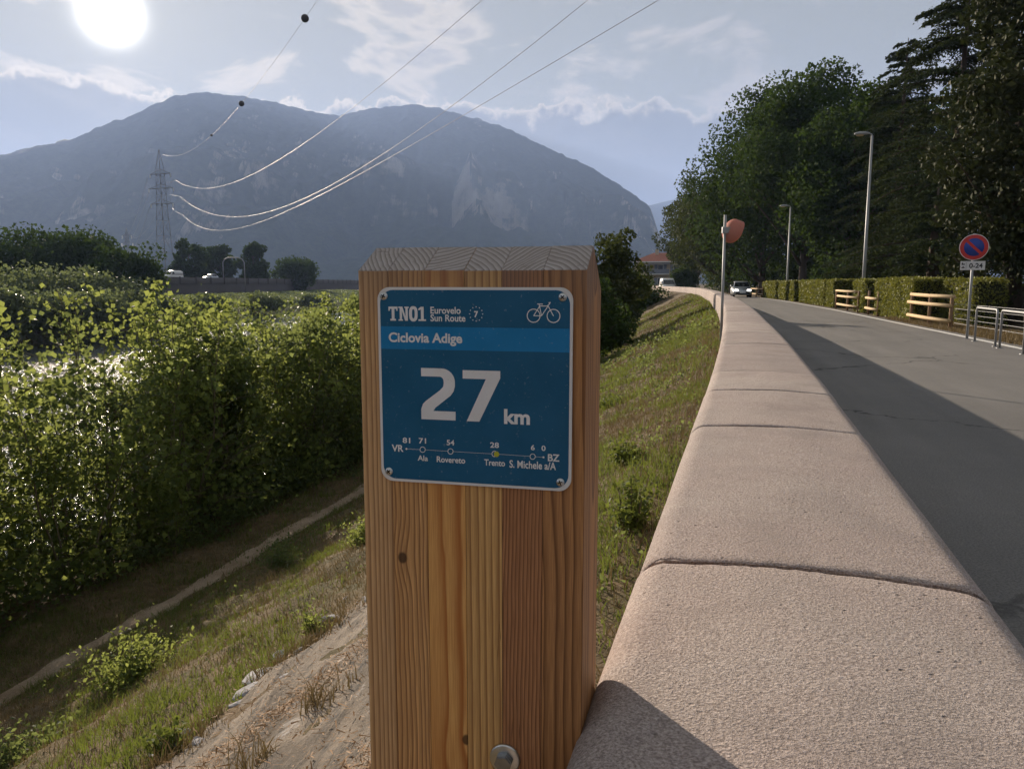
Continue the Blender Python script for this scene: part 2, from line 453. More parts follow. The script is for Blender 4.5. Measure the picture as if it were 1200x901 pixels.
M = {}
M['stone'] = mat_stone(); M['asphalt'] = mat_asphalt(); M['ground'] = mat_ground(); M['path'] = mat_path(); M['slab'] = mat_slab()
M['water'] = mat_water(); M['mountain'] = mat_mountain()
M['bark'] = mat_bark('tree_bark', (0.05, 0.038, 0.028), (0.13, 0.10, 0.075))
M['twig'] = mat_bark('twig_bark', (0.10, 0.085, 0.05), (0.20, 0.17, 0.11))
M['poplar'] = leafmat('poplar_leaf', (0.040, 0.068, 0.020), (0.082, 0.118, 0.032), (0.38, 0.44, 0.11), 0.48, 0.6, 0.1)
M['poplar_b'] = leafmat('poplar_leaf_blue', (0.030, 0.052, 0.024), (0.062, 0.088, 0.038), (0.28, 0.34, 0.10), 0.44, 0.6, 0.1)
M['broad'] = leafmat('broad_leaf', (0.016, 0.034, 0.012), (0.050, 0.084, 0.025), (0.08, 0.13, 0.025), 0.25, 0.8, 0.06)
M['broad_b'] = leafmat('broad_leaf_olive', (0.024, 0.038, 0.013), (0.060, 0.076, 0.025), (0.10, 0.125, 0.03), 0.25, 0.75, 0.12)
M['cedar'] = leafmat('cedar_needles', (0.022, 0.038, 0.018), (0.070, 0.092, 0.036), (0.07, 0.09, 0.03), 0.18, 0.8, 0.06)
M['magnolia'] = leafmat('evergreen_leaf', (0.022, 0.036, 0.013), (0.070, 0.074, 0.030), (0.05, 0.065, 0.02), 0.15, 0.65, 0.12)
M['hedge'] = leafmat('hedge_leaf', (0.10, 0.125, 0.022), (0.25, 0.25, 0.048), (0.30, 0.30, 0.05), 0.25, 0.6)
M['hedge_core'] = simple('hedge_twigs', (0.025, 0.028, 0.012), 0.95, var=0.4, scale=8)
M['willow'] = leafmat('grey_willow_leaf', (0.075, 0.10, 0.055), (0.15, 0.18, 0.095), (0.22, 0.27, 0.10), 0.35)
M['grass'] = leafmat('green_grass', (0.050, 0.078, 0.018), (0.115, 0.150, 0.036), (0.24, 0.29, 0.05), 0.35, 0.7)
M['dry'] = leafmat('dry_grass', (0.13, 0.09, 0.045), (0.27, 0.20, 0.10), (0.22, 0.165, 0.07), 0.2, 0.8)
M['straw'] = leafmat('straw_litter', (0.17, 0.085, 0.034), (0.40, 0.23, 0.10), (0.26, 0.15, 0.06), 0.15, 0.7)
M['steel'] = simple('galvanised_steel', (0.30, 0.305, 0.31), 0.55, 0.5, 0.12, 30)
M['grey_paint'] = simple('grey_painted_pole', (0.33, 0.34, 0.345), 0.5, 0.2, 0.12, 12)
M['zinc'] = simple('zinc_plated', (0.60, 0.60, 0.58), 0.30, 1.0, 0.25, 120)
M['zinc_dark'] = simple('dull_zinc', (0.34, 0.36, 0.38), 0.38, 1.0, 0.3, 120)
M['dark'] = simple('dark_recess', (0.015, 0.014, 0.013), 0.9)
M['rail_wood'] = simple('rail_wood', (0.50, 0.36, 0.19), 0.75, 0, 0.25, 9, bump=0.006)
M['post_wood'] = simple('fence_post_wood', (0.26, 0.16, 0.085), 0.8, 0, 0.3, 9, bump=0.006)
M['white_line'] = simple('worn_white_paint', (0.72, 0.71, 0.68), 0.8, 0, 0.2, 14)
M['concrete'] = simple('highway_concrete', (0.075, 0.066, 0.064), 0.9, 0, 0.25, 0.3)
M['rubber'] = simple('black_rubber', (0.02, 0.02, 0.021), 0.8)
M['glass'] = simple('car_glass', (0.015, 0.018, 0.022), 0.06, 0, 0, spec=0.8)
M['silver'] = simple('silver_car_paint', (0.47, 0.49, 0.51), 0.28, 0.55)
M['white_paint'] = simple('white_car_paint', (0.80, 0.80, 0.79), 0.3)
M['mirror_back'] = leafmat('faded_red_plastic', (0.86, 0.38, 0.29), (0.88, 0.41, 0.31), (0.90, 0.46, 0.35), 0.55, 0.5)
M['cable'] = simple('aluminium_cable', (0.26, 0.26, 0.28), 0.5, 0.6)
M['pylon'] = simple('pylon_steel', (0.16, 0.17, 0.18), 0.6, 0.4)
M['insulator'] = simple('glass_insulator', (0.85, 0.88, 0.88), 0.12, 0, 0, spec=0.8)
M['lamp_lit'] = newmat('lit_headlight')[0]
_t = NT(M['lamp_lit'].node_tree); _e = _t.n('ShaderNodeEmission'); _e.inputs[0].default_value = (1, .96, .9, 1); _e.inputs[1].default_value = 2.5; _t.out(_e.outputs[0])


# ================================================================== SETTING
def build_ground():
    ts = np.concatenate([[-2200, -1200, -500, -200, -80, -30, -12, -6, -3], np.arange(-1.5, 14, 0.14), np.arange(14, 45, 0.35), np.arange(45, 140, 2.0),
                         np.arange(140, 420, 20), [600, 1000, 1800, 3000, 5200, 8400]])
    ss = np.concatenate([[-6000, -2500, -900, -300, -100, -40, -20, -12, -8, -6.5, -5, -3, -1.5, -.6, -.36, -.3, -.15, -.08], np.arange(0, 10.6, 0.14),
                         np.arange(11, 14, 0.5), np.arange(16, 60, 6), np.arange(60, 86, 1.5), [95, 120, 180, 300, 600, 1200, 2500, 6000]])
    T, S = np.meshgrid(ts, ss, indexing='ij')
    tag(link('ground', grid_mesh('ground', P(T, S), M['ground'])), kind='structure')
build_ground()

def strip(name, ts, s0, s1, mat, dz, ns=6, kind='structure', z=None):
    S = np.linspace(0, 1, ns)
    s0 = np.broadcast_to(np.asarray(s0, float), ts.shape); s1 = np.broadcast_to(np.asarray(s1, float), ts.shape)
    T = np.repeat(ts[:, None], ns, 1); SS = s0[:, None] + (s1 - s0)[:, None] * S[None]
    pts = P(T, SS, dz)
    if z is not None: pts[..., 2] = z
    o = link(name, grid_mesh(name, pts, mat)); tag(o, kind=kind); return o
tt = np.concatenate([np.arange(-60, 0, 3), np.arange(0, 140, 1.0), np.arange(140, 400, 10)])
# road width in s: from the wall to the white edge line
def line_s(t):
    return -np.interp(t, [-60, 12, 24, 40, 64, 110, 400], [5.75, 5.75, 5.7, 5.85, 6.0, 6.0, 6.0])
strip('road', tt, -0.30, line_s(tt) - 0.45, M['asphalt'], 0, 4, z=0.0)
rl = strip('road_edge_line', tt, line_s(tt), line_s(tt) - 0.15, M['white_line'], 0, 2, z=0.005)
# dirt track at the foot of the slope
tp = np.arange(1.0, 70, 0.2)
wob = (fbm(tp * 0.5, tp * 0, 3.0) - 0.47) * 0.14
wd = 0.19 + (fbm(tp * 3.1, tp * 0, 9.0) - 0.45) * 0.26
strip('dirt_path', tp, 6.62 + wob - wd, 6.62 + wob + wd, M['path'], 0.012, 5)
# river
rt = np.array([-2000, -400, -100, -20, 0, 20, 40, 60, 80, 110, 140, 250, 400, 900, 2500.])
strip('river', rt, 11.0, 72.0, M['water'], 0, 2, z=-4.7)

# weathered concrete apron on the slope below the wall
def build_apron():
    ts = np.arange(0.3, 4.5, 0.04); n = 44
    lo = 1.92 + (fbm(ts * 1.9, ts * 0, 4.0) - 0.47) * 0.55 + (fbm(ts * 9, ts * 0, 8.0) - 0.47) * 0.16
    lo = np.maximum(lo - np.clip((ts - 3.9) / .6, 0, 1) * .3, np.interp(ts, [0, 1.5, 2.2, 3.0, 4.4], [.35, .35, .62, .95, 1.5]) + .12)
    hi = np.interp(ts, [0, 1.5, 2.2, 3.0, 4.4], [.35, .35, .62, .95, 1.5]) + (fbm(ts * 5, ts * 0, 18.0) - .47) * .15
    T = np.repeat(ts[:, None], n, 1); S = hi[:, None] + (lo - hi)[:, None] * np.linspace(0, 1, n)[None]
    pts = P(T, S, 0.030)
    pts[..., 2] += (fbm(T * 1.2, S * 9, 2.0) - 0.47) * 0.035 + (fbm(T * 6, S * 6, 7.0) - 0.47) * 0.02
    pts[:, -1, 2] -= 0.06; pts[0, :, 2] -= 0.06; pts[-1, :, 2] -= 0.06
    # a step where the sheet has split
    pts[..., 2] -= 0.022 * (S > 1.15 + (fbm(T * 2.2, T * 0, 6.0) - 0.47) * 0.5)
    tag(link('concrete_apron', grid_mesh('concrete_apron', pts, M['slab'], False)), kind='structure')
build_apron()

# ------------------------------------------------------------------ mountains
def mountain(name, sil, rr, r0, seed, a0, a1, na, nv, amp):
    """sil: list of (azimuth deg, elevation deg of crest), rr: crest distance, r0: foot distance"""
    az = np.radians(np.linspace(a0, a1, na)); v = np.concatenate([np.linspace(0, 1, nv), np.linspace(1.03, 1.6, 10)])
    A, Vv = np.meshgrid(az, v, indexing='ij')
    elev = np.interp(np.degrees(az), [q[0] for q in sil], [q[1] for q in sil])
    rc = np.interp(np.degrees(az), [q[0] for q in rr], [q[1] for q in rr])
    zc = rc * np.tan(np.radians(elev))
    g = np.interp(v, [0, .12, .30, .42, .50, .72, .80, .9, 1.0, 1.25, 1.6], [0, .02, .14, .22, .46, .60, .75, .88, 1.0, .7, .05])
    Rr = r0 + (rc - r0)[:, None] * Vv
    X = Rr * np.sin(A); Y = Rr * np.cos(A)
    env = np.clip(Vv * 3, 0, 1) * np.clip((1.0 - Vv) * 2.6, 0, 1) + (Vv > 1) * 0.3
    gul = np.abs(fbm(X * 0.0042, Y * 0.0014, seed, 5) - 0.47) * 2
    Z = zc[:, None] * g[None] + env * amp * (0.35 - gul) * 1.3 + env * amp * (fbm(X * 0.0011, Y * 0.0011, seed + 4) - 0.47) * 1.6
    # tree tops along the crest keep the outline uneven
    Z += (fbm(X * 0.045, Y * 0.045, seed + 9, 3) - 0.44) * 22 * np.clip(Vv * 2 - 0.6, 0, 1)
    Z = np.maximum(Z - 3, -3 + 0 * Z)
    pts = np.stack([X, Y, Z], -1)
    tag(link(name, grid_mesh(name, pts, M['mountain'], False)), kind='structure')
def pxel(px, py):
    r = ray(px, py); return (math.degrees(math.atan2(r[0], r[1])), math.degrees(math.atan2(r[2], math.hypot(r[0], r[1]))))
silA = [(-75, 4), (-55, 7)] + [pxel(*q) for q in ((-60, 194), (0, 180), (40, 171), (80, 163), (105, 152), (128, 143), (150, 138), (175, 124), (205, 111), (235, 107), (270, 110), (310, 116), (350, 126), (385, 134), (400, 134),
        (430, 127), (480, 122), (515, 126), (545, 135), (590, 147), (622, 163), (655, 178), (690, 194), (720, 212), (745, 228), (762, 242), (776, 285), (800, 322))] + [(16, 0.0), (19, 0)]
mountain('mountain', silA, [(-75, 3500), (-24, 3500), (-15, 3800), (-8, 4000), (19, 3700)], 1700, 31.0, -75, 19, 640, 120, 150)
silC = [(-30, 1.5), (0, 3.0), (8, 5.2), (12, 6.0), (20, 7.0), (30, 8.2), (45, 7), (65, 5)]
mountain('mountain_far', silC, [(-30, 7800), (65, 7800)], 6000, 55.0, -30, 65, 200, 50, 160)


# ================================================================== PARAPET WALL
WT = 0.915; WWID = 0.407
def wall_profile(n, nt=6):
    """points (inward offset from river face, z) from river foot over the rounded top to the road foot"""
    r = 0.046; pts = [(-0.020, 0.36)]
    for a in np.linspace(0, 90, n):
        pts.append((-0.020 + r * 1.05 - r * 1.05 * math.cos(R(a)), WT - 0.008 - r + r * math.sin(R(a))))
    for k in range(1, nt):
        u = k / nt; pts.append((0.034 + (WWID + 0.045 - 0.088) * u, WT - 0.008 + 0.008 * math.sin(math.pi * u)))
    r2 = 0.054
    for a in np.linspace(90, 0, n):
        pts.append((WWID + 0.045 - r2 + r2 * math.cos(R(a)), WT - 0.008 - r2 + r2 * math.sin(R(a))))
    pts.append((WWID + 0.048, 0.36))
    return np.array(pts)
def wall_pts(t, off, z):
    # perpendicular to the wall line
    e = 0.05
    tx = Wx(t + e) - Wx(t - e); ty = 2 * e; L = np.hypot(tx, ty)
    nx, ny = ty / L, -tx / L
    return np.stack([Wx(t) + nx * off, t + ny * off, z], -1)
JOINTS = [-2.6, -1.35, -0.28, 1.075, 2.13, 2.85, 3.46, 5.05, 6.15, 7.8, 9.3, 11.0]
while JOINTS[-1] < 128: JOINTS.append(JOINTS[-1] + random.uniform(1.35, 1.75))
wall = thing('parapet_wall', 'long pink stone parapet wall with rounded coping beside the road', 'wall', (0, 0, 0))
def build_wall():
    tb = np.concatenate([np.arange(-2.6, 12, 0.3), np.arange(12, 128, 1.5)])
    body = [(0.008, -0.4), (0.008, 0.35), (0.008, 0.80), (0.06, WT - 0.030), (WWID - 0.07, WT - 0.030), (WWID - 0.008, 0.78), (WWID - 0.008, 0.35), (WWID - 0.008, -0.4)]
    off = np.array([b[0] for b in body]); zz = np.array([b[1] for b in body])
    T = np.repeat(tb[:, None], len(body), 1)
    pts = wall_pts(T, off[None] + 0 * T, zz[None] + 0 * T)
    link('wall_core', grid_mesh('wall_core', pts, simple('joint_mortar', (0.085, 0.062, 0.05), 0.95, var=0.4, scale=60), False), wall)
    for i in range(len(JOINTS) - 1):
        a, b = JOINTS[i], JOINTS[i + 1]
        near = a < 6
        pr = wall_profile(9 if near else 5, 40 if near else 6)
        gap = 0.008 if near else 0.007
        if i == 3 or i == 2: gap = 0.010
        L = b - a - gap
        if near:
            inner = np.arange(0.03, L - 0.02, 0.09)
            tl = np.concatenate([[0, 0.004, 0.012], inner, [L - 0.012, L - 0.004, L]])
        else:
            tl = np.concatenate([[0, 0.012], np.linspace(0.1, L - 0.1, 3), [L - 0.012, L]])
        k = len(pr)
        T = np.repeat((a + gap / 2 + tl)[:, None], k, 1)
        O = np.repeat(pr[:, 0][None], len(tl), 0).copy(); Z = np.repeat(pr[:, 1][None], len(tl), 0).copy()
        endd = np.minimum(tl, L - tl)
        rnd = np.clip((0.012 - endd) / 0.012, 0, 1) ** 2 * 0.0035     # softened arris
        cx_, cz_ = WWID / 2, 0.6
        O += (cx_ - O) / 0.25 * rnd[:, None] * (0.5 if near else 0.5); Z -= rnd[:, None] * (Z > 0.7)
        if near:
            arc = np.cumsum(np.hypot(np.diff(pr[:, 0], prepend=pr[0, 0]), np.diff(pr[:, 1], prepend=pr[0, 1])))
            j = (fbm(arc * 22 + i * 7, arc * 0 + 1, 3.0, 4) - 0.47) * 0.011 + (fbm(arc * 90 + i * 7, arc * 0 + 1, 6.0, 3) - 0.45) * 0.016
            j2 = (fbm(arc * 24 + i * 7 + 50, arc * 0 + 1, 3.0, 4) - 0.47) * 0.010 + (fbm(arc * 95 + i * 3, arc * 0 + 4, 6.0, 3) - 0.45) * 0.016
            w0 = np.clip(1 - tl / 0.03, 0, 1)[:, None]; w1 = np.clip(1 - (L - tl) / 0.03, 0, 1)[:, None]
            T = T + w0 * np.abs(j)[None] - w1 * np.abs(j2)[None]
            Z += (fbm(T * 6, O * 6, i * 1.7) - 0.47) * 0.005
        # stones sit a little unevenly
        dzz = random.uniform(-0.002, 0.002); doff = random.uniform(-0.0015, 0.0015)
        pts = wall_pts(T, O + doff, Z + dzz * (Z > 0.4))
        A = grid_mesh('coping_stone', pts, M['stone'], True)
        bm = bmesh.new(); bm.from_mesh(A)
        bm.verts.ensure_lookup_table()
        for row in (0, len(tl) - 1):
            vs = [bm.verts[row * k + q] for q in range(k)]
            try: bm.faces.new(vs if row else vs[::-1])
            except ValueError: pass
        bmesh.ops.recalc_face_normals(bm, faces=bm.faces)
        bm.to_mesh(A); bm.free()
        link('coping_stone', A, wall)
build_wall()


# ================================================================== MARKER POST WITH SIGN
YAW = R(13.2)
UV = Vector((math.cos(YAW), -math.sin(YAW), 0)); VV = Vector((math.sin(YAW), math.cos(YAW), 0))
PC = Vector((-0.0385, 0.6875, 0))            # middle of the front face
post = thing('distance_marker_post', 'square wooden cycle route post with blue 27 km plate beside the parapet', 'signpost', PC, -YAW)
def face(px, py):
    """photo pixel -> (u, z) on the post's front face"""
    r = Vector(ray(px, py).tolist()); o = Vector((0, 0, CAM_Z))
    t = (PC - o).dot(VV) / r.dot(VV)
    p = o + r * t
    return ((p - PC).dot(UV), p.z)
def wood(name, pith, period, early, late, tilt=0.0, wob=0.004, knots=(), sharp=2.2, seed=0.0, grey=False):
    m, t = newmat(name)
    p = t.tc('Object')
    ps = t.v('ADD', p, (seed, seed * 0.7, seed * 1.3))
    nw = t.noise(t.scalev(ps, (14, 14, 3.2)), 1.0, 3, 0.55, col=True)
    q = t.v('ADD', p, t.v('SCALE', t.v('SUBTRACT', nw, (0.5, 0.5, 0.5)), scale=wob * 2))
    x, y, z = t.xyz(q)
    # grain bends round the knots
    bend = None
    kmask = None
    for (ku, kz, kr) in knots:
        dx = t.m('SUBTRACT', t.xyz(p)[0], ku); dz_ = t.m('MULTIPLY', t.m('SUBTRACT', t.xyz(p)[2], kz), 0.42)
        dd = t.m('ADD', t.m('MULTIPLY', dx, dx), t.m('MULTIPLY', dz_, dz_))
        f = t.m('POWER', 2.718, t.m('MULTIPLY', dd, -1 / (kr * 1.9) ** 2))
        b_ = t.m('MULTIPLY', f, kr * 1.1)
        bend = b_ if bend is None else t.m('ADD', bend, b_)
        dz2 = t.m('SUBTRACT', t.xyz(q)[2], kz); dx2 = t.m('SUBTRACT', t.xyz(q)[0], ku)
        rr = t.m('SQRT', t.m('ADD', t.m('MULTIPLY', dx2, dx2), t.m('MULTIPLY', dz2, t.m('MULTIPLY', dz2, 0.75))))
        km = t.mapr(rr, kr * 0.55, kr * 0.95, 1, 0, True)
        kmask = km if kmask is None else t.m('MAXIMUM', kmask, km)
    xx = t.m('SUBTRACT', t.m('ADD', x, t.m('MULTIPLY', z, tilt)), pith[0])
    if bend is not None: xx = t.m('ADD', xx, bend)
    yy = t.m('SUBTRACT', y, pith[1])
    rad = t.m('SQRT', t.m('ADD', t.m('MULTIPLY', xx, xx), t.m('MULTIPLY', yy, yy)))
    vr = t.m('MULTIPLY', t.m('SUBTRACT', t.noise(t.comb(t.m('MULTIPLY', rad, 1.0), seed, 0.0), 60, 2, 0.5), 0.5), 1.6)
    ph = t.m('FRACT', t.m('ADD', t.m('DIVIDE', rad, period), vr))
    late_f = t.m('MULTIPLY', t.m('POWER', ph, sharp), t.mapr(ph, 0.90, 1.0, 1, 0.0))
    fib = t.noise(t.scalev(ps, (900, 900, 22)), 1.0, 3, 0.6)
    blo = t.noise(t.scalev(ps, (22, 22, 3)), 1.0, 3, 0.5)
    c = t.mix(t.m('MULTIPLY', late_f, 1.0), early, late)
    c = t.mix(t.mapr(fib, 0.38, 0.62), t.mix(0.34, c, late), c)
    c = t.mix(t.m('MULTIPLY', t.mapr(blo, 0.35, 0.7), 0.25), c, late)
    if kmask is not None:
        c = t.mix(t.m('MULTIPLY', kmask, 0.85), c, (0.05, 0.022, 0.010))
    if grey:
        gq = t.noise(t.scalev(ps, (60, 60, 60)), 1.0, 3, 0.6)
        c = t.mix(late_f, t.mix(gq, (0.46, 0.42, 0.40), (0.64, 0.60, 0.57)), (0.11, 0.085, 0.075))
        chk = t.mapr(t.noise(t.scalev(ps, (55, 190, 190)), 1.0, 3, 0.7, 1.5), 0.62, 0.68)
        c = t.mix(t.m('MULTIPLY', chk, 0.5), c, (0.05, 0.035, 0.028))
    dn = t.noise(t.scalev(ps, (130, 130, 2.2)), 1.0, 2, 0.5)
    chk2 = t.m('MULTIPLY', t.mapr(t.m('ABSOLUTE', t.m('SUBTRACT', dn, 0.5)), 0.0, 0.010, 1, 0), t.mapr(t.noise(t.scalev(ps, (28, 28, 5)), 1.0, 2), 0.58, 0.66))
    c = t.mix(t.m('MULTIPLY', chk2, 0.7), c, (0.06, 0.025, 0.012))
    # paler, greyed by the weather near the top
    zz_ = t.xyz(p)[2]
    c = t.mix(t.m('MULTIPLY', t.mapr(t.m('ADD', zz_, t.m('MULTIPLY', blo, 0.06)), 1.29, 1.35), 0.45), c, (0.20, 0.155, 0.13))
    h = t.m('ADD', t.m('MULTIPLY', late_f, -0.6 if not grey else 0.9), t.m('MULTIPLY', fib, 0.35))
    t.out(t.bsdf(c, 0.62 if not grey else 0.85, 0, 0.35, t.bump(h, 0.35 if not grey else 0.6, 0.0012)))
    return m
PW = 0.211
cuts = [-PW / 2]
for wv in (.0295, .0345, .0372, .0345, .0372, .0381): cuts.append(cuts[-1] + wv)
ZF, ZR = 1.3118, 1.3340; TV = 0.106; RV = 0.043
k1 = face(471, 654); k2 = face(549, 868); k3 = face(645, 702); k4 = face(696, 327)
spec_l = [  # pith, period, early, late, tilt, wobble, knots
    ((-0.40, 0.10), .0044, (.74, .46, .22), (.21, .088, .034), .000, .0016, ()),
    ((-0.20, 0.13), .0036, (.72, .40, .16), (.17, .062, .021), .012, .0065, ((k1[0], k1[1], .0062),)),
    ((0.000, 0.075), .0082, (.80, .45, .15), (.35, .092, .015), .055, .0095, ((k2[0], k2[1], .0062),)),
    ((-0.16, 0.16), .0050, (.80, .48, .18), (.23, .085, .025), .004, .0020, ()),
    ((0.22, 0.15), .0027, (.55, .255, .11), (.105, .034, .013), -.010, .0055, ((k3[0], k3[1], .0035),)),
    ((0.17, 0.06), .0066, (.55, .265, .10), (.10, .032, .011), .014, .0075, ((k4[0] - .002, k4[1], .0042),)),
]
for i, sp in enumerate(spec_l):
    u0, u1 = cuts[i], cuts[i + 1]
    fr = wood('larch_wood_%d' % i, *sp, seed=1.7 * i)
    eg = wood('weathered_end_grain_%d' % i, [(-.30, -.12), (-.16, -.06), (u0 - .02, .10), (-.06, -.05), (.12, -.03), (.04, -.03)][i], [.0040, .0046, .0060, .0052, .0044, .0050][i], sp[2], sp[3], 0, .010, (), 2.0, 1.7 * i, True)
    bm = bmesh.new()
    zt = random.uniform(-.0004, .0004); yv = random.uniform(-.00035, .00035)
    prof = [(0 + yv, 0.15), (TV + yv, 0.15), (TV + yv, ZR - 0.040), (RV, ZR + zt), (0 + yv, ZF + zt)]
    A = [bm.verts.new((u0 + .0001, v, z)) for v, z in prof]; B = [bm.verts.new((u1 - .0001, v, z)) for v, z in prof]
    bm.faces.new(A[::-1]); bm.faces.new(B)
    for q in range(5):
        bm.faces.new((A[q], A[(q + 1) % 5], B[(q + 1) % 5], B[q]))
    bmesh.ops.recalc_face_normals(bm, faces=bm.faces)
    big = [e for e in bm.edges]
    bmesh.ops.bevel(bm, geom=big, offset=0.0005 if 0 < i < 5 else 0.0007, segments=1, affect='EDGES')
    for f in bm.faces:
        f.material_index = 1 if (f.normal.z > 0.3 and f.calc_center_median().z > 1.25) else 0
    o = link('timber_lamella', bm_mesh('timber_lamella', bm, (fr, eg)), post)
# thin dark glue lines / checks between lamellae
bm = bmesh.new()
for u in cuts[1:-1]:
    bbox(bm, u - .0004, u + .0004, .0006, TV - .0008, .16, ZF - .001)
link('glue_line', bm_mesh('glue_line', bm, M['dark']), post)

# sign plate ---------------------------------------------------------------
SGN = 0.180
scu, scz = face(555.0, 454.5)
SX0, SZ0 = scu - SGN / 2, scz - SGN / 2
M['plate_edge'] = simple('white_aluminium_edge', (0.74, 0.72, 0.70), 0.38, 0.0, 0.06, 90)
def printed(name, col, rough=0.34):
    m, t = newmat(name)
    p = t.tc('Object')
    a = t.noise(p, 26, 4, 0.6); f = t.noise(p, 320, 2, 0.6)
    c = t.mix(t.mapr(a, 0.3, 0.7), col, tuple(min(1, x * 1.12 + 0.004) for x in col))
    c = t.mix(t.m('MULTIPLY', t.mapr(f, 0.66, 0.74), 0.25), c, (0.4, 0.42, 0.42))
    t.out(t.bsdf(c, t.mapr(a, 0.3, 0.7, rough - 0.05, rough + 0.12), 0, 0.4))
    return m
M['blue'] = printed('dark_blue_print', (0.003, 0.094, 0.195))
M['lblue'] = printed('light_blue_print', (0.004, 0.185, 0.42))
M['ink'] = printed('white_print', (0.74, 0.72, 0.71), 0.45)
M['yellow'] = printed('yellow_green_print', (0.42, 0.42, 0.03), 0.45)
def rrect(x0, x1, z0, z1, r, n=8):
    pts = []
    for cxx, czz, a0 in ((x1 - r, z1 - r, 0), (x0 + r, z1 - r, 90), (x0 + r, z0 + r, 180), (x1 - r, z0 + r, 270)):
        for k in range(n + 1):
            a = R(a0 + 90 * k / n); pts.append((cxx + r * math.cos(a), czz + r * math.sin(a)))
    return pts
def flat_poly(bm, pts, y):
    return bm.faces.new([bm.verts.new((p[0], y, p[1])) for p in pts])
def plate(name, pts, y0, y1, mat, bev=0.0):
    bm = bmesh.new()
    f = flat_poly(bm, pts, y0)
    r = bmesh.ops.extrude_face_region(bm, geom=[f])
    bmesh.ops.translate(bm, verts=[v for v in r['geom'] if isinstance(v, bmesh.types.BMVert)], vec=(0, y1 - y0, 0))
    bmesh.ops.recalc_face_normals(bm, faces=bm.faces)
    return bm_mesh(name, bm, mat)
# homography: zoomed photo coordinates of the plate -> plate coordinates 0..1
src = [(69, 163), (728, 156), (727, 860), (79, 826)]; dst = [(0, 1), (1, 1), (1, 0), (0, 0)]
Am, bv = [], []
for (x, y), (X, Y) in zip(src, dst):
    Am.append([x, y, 1, 0, 0, 0, -X * x, -X * y]); bv.append(X)
    Am.append([0, 0, 0, x, y, 1, -Y * x, -Y * y]); bv.append(Y)
hh = np.append(np.linalg.solve(np.array(Am, float), np.array(bv, float)), 1).reshape(3, 3)
def SP(x, y):
    q = hh @ np.array([x, y, 1.0]); return (SX0 + SGN * q[0] / q[2], SZ0 + SGN * q[1] / q[2])
YP = -0.0022                                   # face of the plate (front is -Y in post space)
sign = link('sign_plate', plate('sign_plate', rrect(SX0, SX0 + SGN, SZ0, SZ0 + SGN, .0115), YP, -0.0002, M['plate_edge']), post)
sign['label'] = 'blue square plate with white lettering, 27 km'
BM_ = .0025
panel_pts = rrect(SX0 + BM_, SX0 + SGN - BM_, SZ0 + BM_, SZ0 + SGN - BM_, .0125)
link('blue_panel', plate('blue_panel', panel_pts, YP - .00012, YP - .00002, M['blue']), sign)
zb1 = SP(400, 296)[1]; zb0 = SP(400, 375)[1]
link('light_blue_band', plate('light_blue_band', [(SX0 + BM_, zb0), (SX0 + SGN - BM_, zb0), (SX0 + SGN - BM_, zb1), (SX0 + BM_, zb1)], YP - .00022, YP - .00013, M['lblue']), sign)
YT = YP - .00034
def ink_obj(name, bm, mat=None):
    for f in bm.faces:
        if f.normal.y > 0: f.normal_flip()
    return link(name, bm_mesh(name, bm, mat or M['ink']), sign)
def text(s, x0, x1, ytop, ybot, bold=0.02, name='lettering'):
    """s set so that its outline fills the photo box x0..x1, ytop..ybot (zoomed photo coordinates)"""
    cu = bpy.data.curves.new('t', 'FONT'); cu.body = s; cu.size = 1.0; cu.offset = bold; cu.resolution_u = 4; cu.fill_mode = 'FRONT'
    ob = bpy.data.objects.new('t', cu); COL.objects.link(ob)
    dg = bpy.context.evaluated_depsgraph_get()
    me = bpy.data.meshes.new_from_object(ob.evaluated_get(dg))
    bpy.data.objects.remove(ob)
    V = np.array([v.co[:] for v in me.vertices]); lo = V.min(0); hi = V.max(0)
    xm = (x0 + x1) / 2; ym = (ytop + ybot) / 2
    a = SP(x0, ym)[0]; b = SP(x1, ym)[0]; zt = SP(xm, ytop)[1]; zb = SP(xm, ybot)[1]
    for v in me.vertices:
        v.co = (a + (v.co.x - lo[0]) / (hi[0] - lo[0]) * (b - a), YT, zb + (v.co.y - lo[1]) / (hi[1] - lo[1]) * (zt - zb))
    me.materials.clear(); me.materials.append(M['ink'])
    for p in me.polygons: p.material_index = 0
    link(name, me, sign)
def ribbon(bm, pts, w, closed=False, y=None):
    y = YT if y is None else y
    pts = [Vector((p[0], p[1])) for p in pts]; n = len(pts); L = []; Rr = []
    for i in range(n):
        a = pts[(i - 1) % n] if (closed or i > 0) else pts[i]; b = pts[(i + 1) % n] if (closed or i < n - 1) else pts[i]
        if (closed or 0 < i < n - 1):
            d1 = (pts[i] - a).normalized(); d2 = (b - pts[i]).normalized(); n1 = Vector((-d1.y, d1.x)); n2 = Vector((-d2.y, d2.x))
            nn = (n1 + n2).normalized(); k = min(1 / max(nn.dot(n1), 0.3), 2.2)
        else:
            dd = (b - a).normalized(); nn = Vector((-dd.y, dd.x)); k = 1
        L.append(bm.verts.new((pts[i].x + nn.x * w / 2 * k, y, pts[i].y + nn.y * w / 2 * k)))
        Rr.append(bm.verts.new((pts[i].x - nn.x * w / 2 * k, y, pts[i].y - nn.y * w / 2 * k)))
    for i in range(n if closed else n - 1):
        j = (i + 1) % n
        bm.faces.new((L[i], L[j], Rr[j], Rr[i]))
def disc_bm(bm, c, r, n=16, y=None, sx=1.0):
    y = YT if y is None else y
    bm.faces.new([bm.verts.new((c[0] + sx * r * math.cos(2 * math.pi * k / n), y, c[1] + r * math.sin(2 * math.pi * k / n))) for k in range(n)])
UNIT = SGN / 665.0                              # metres per zoomed pixel, about
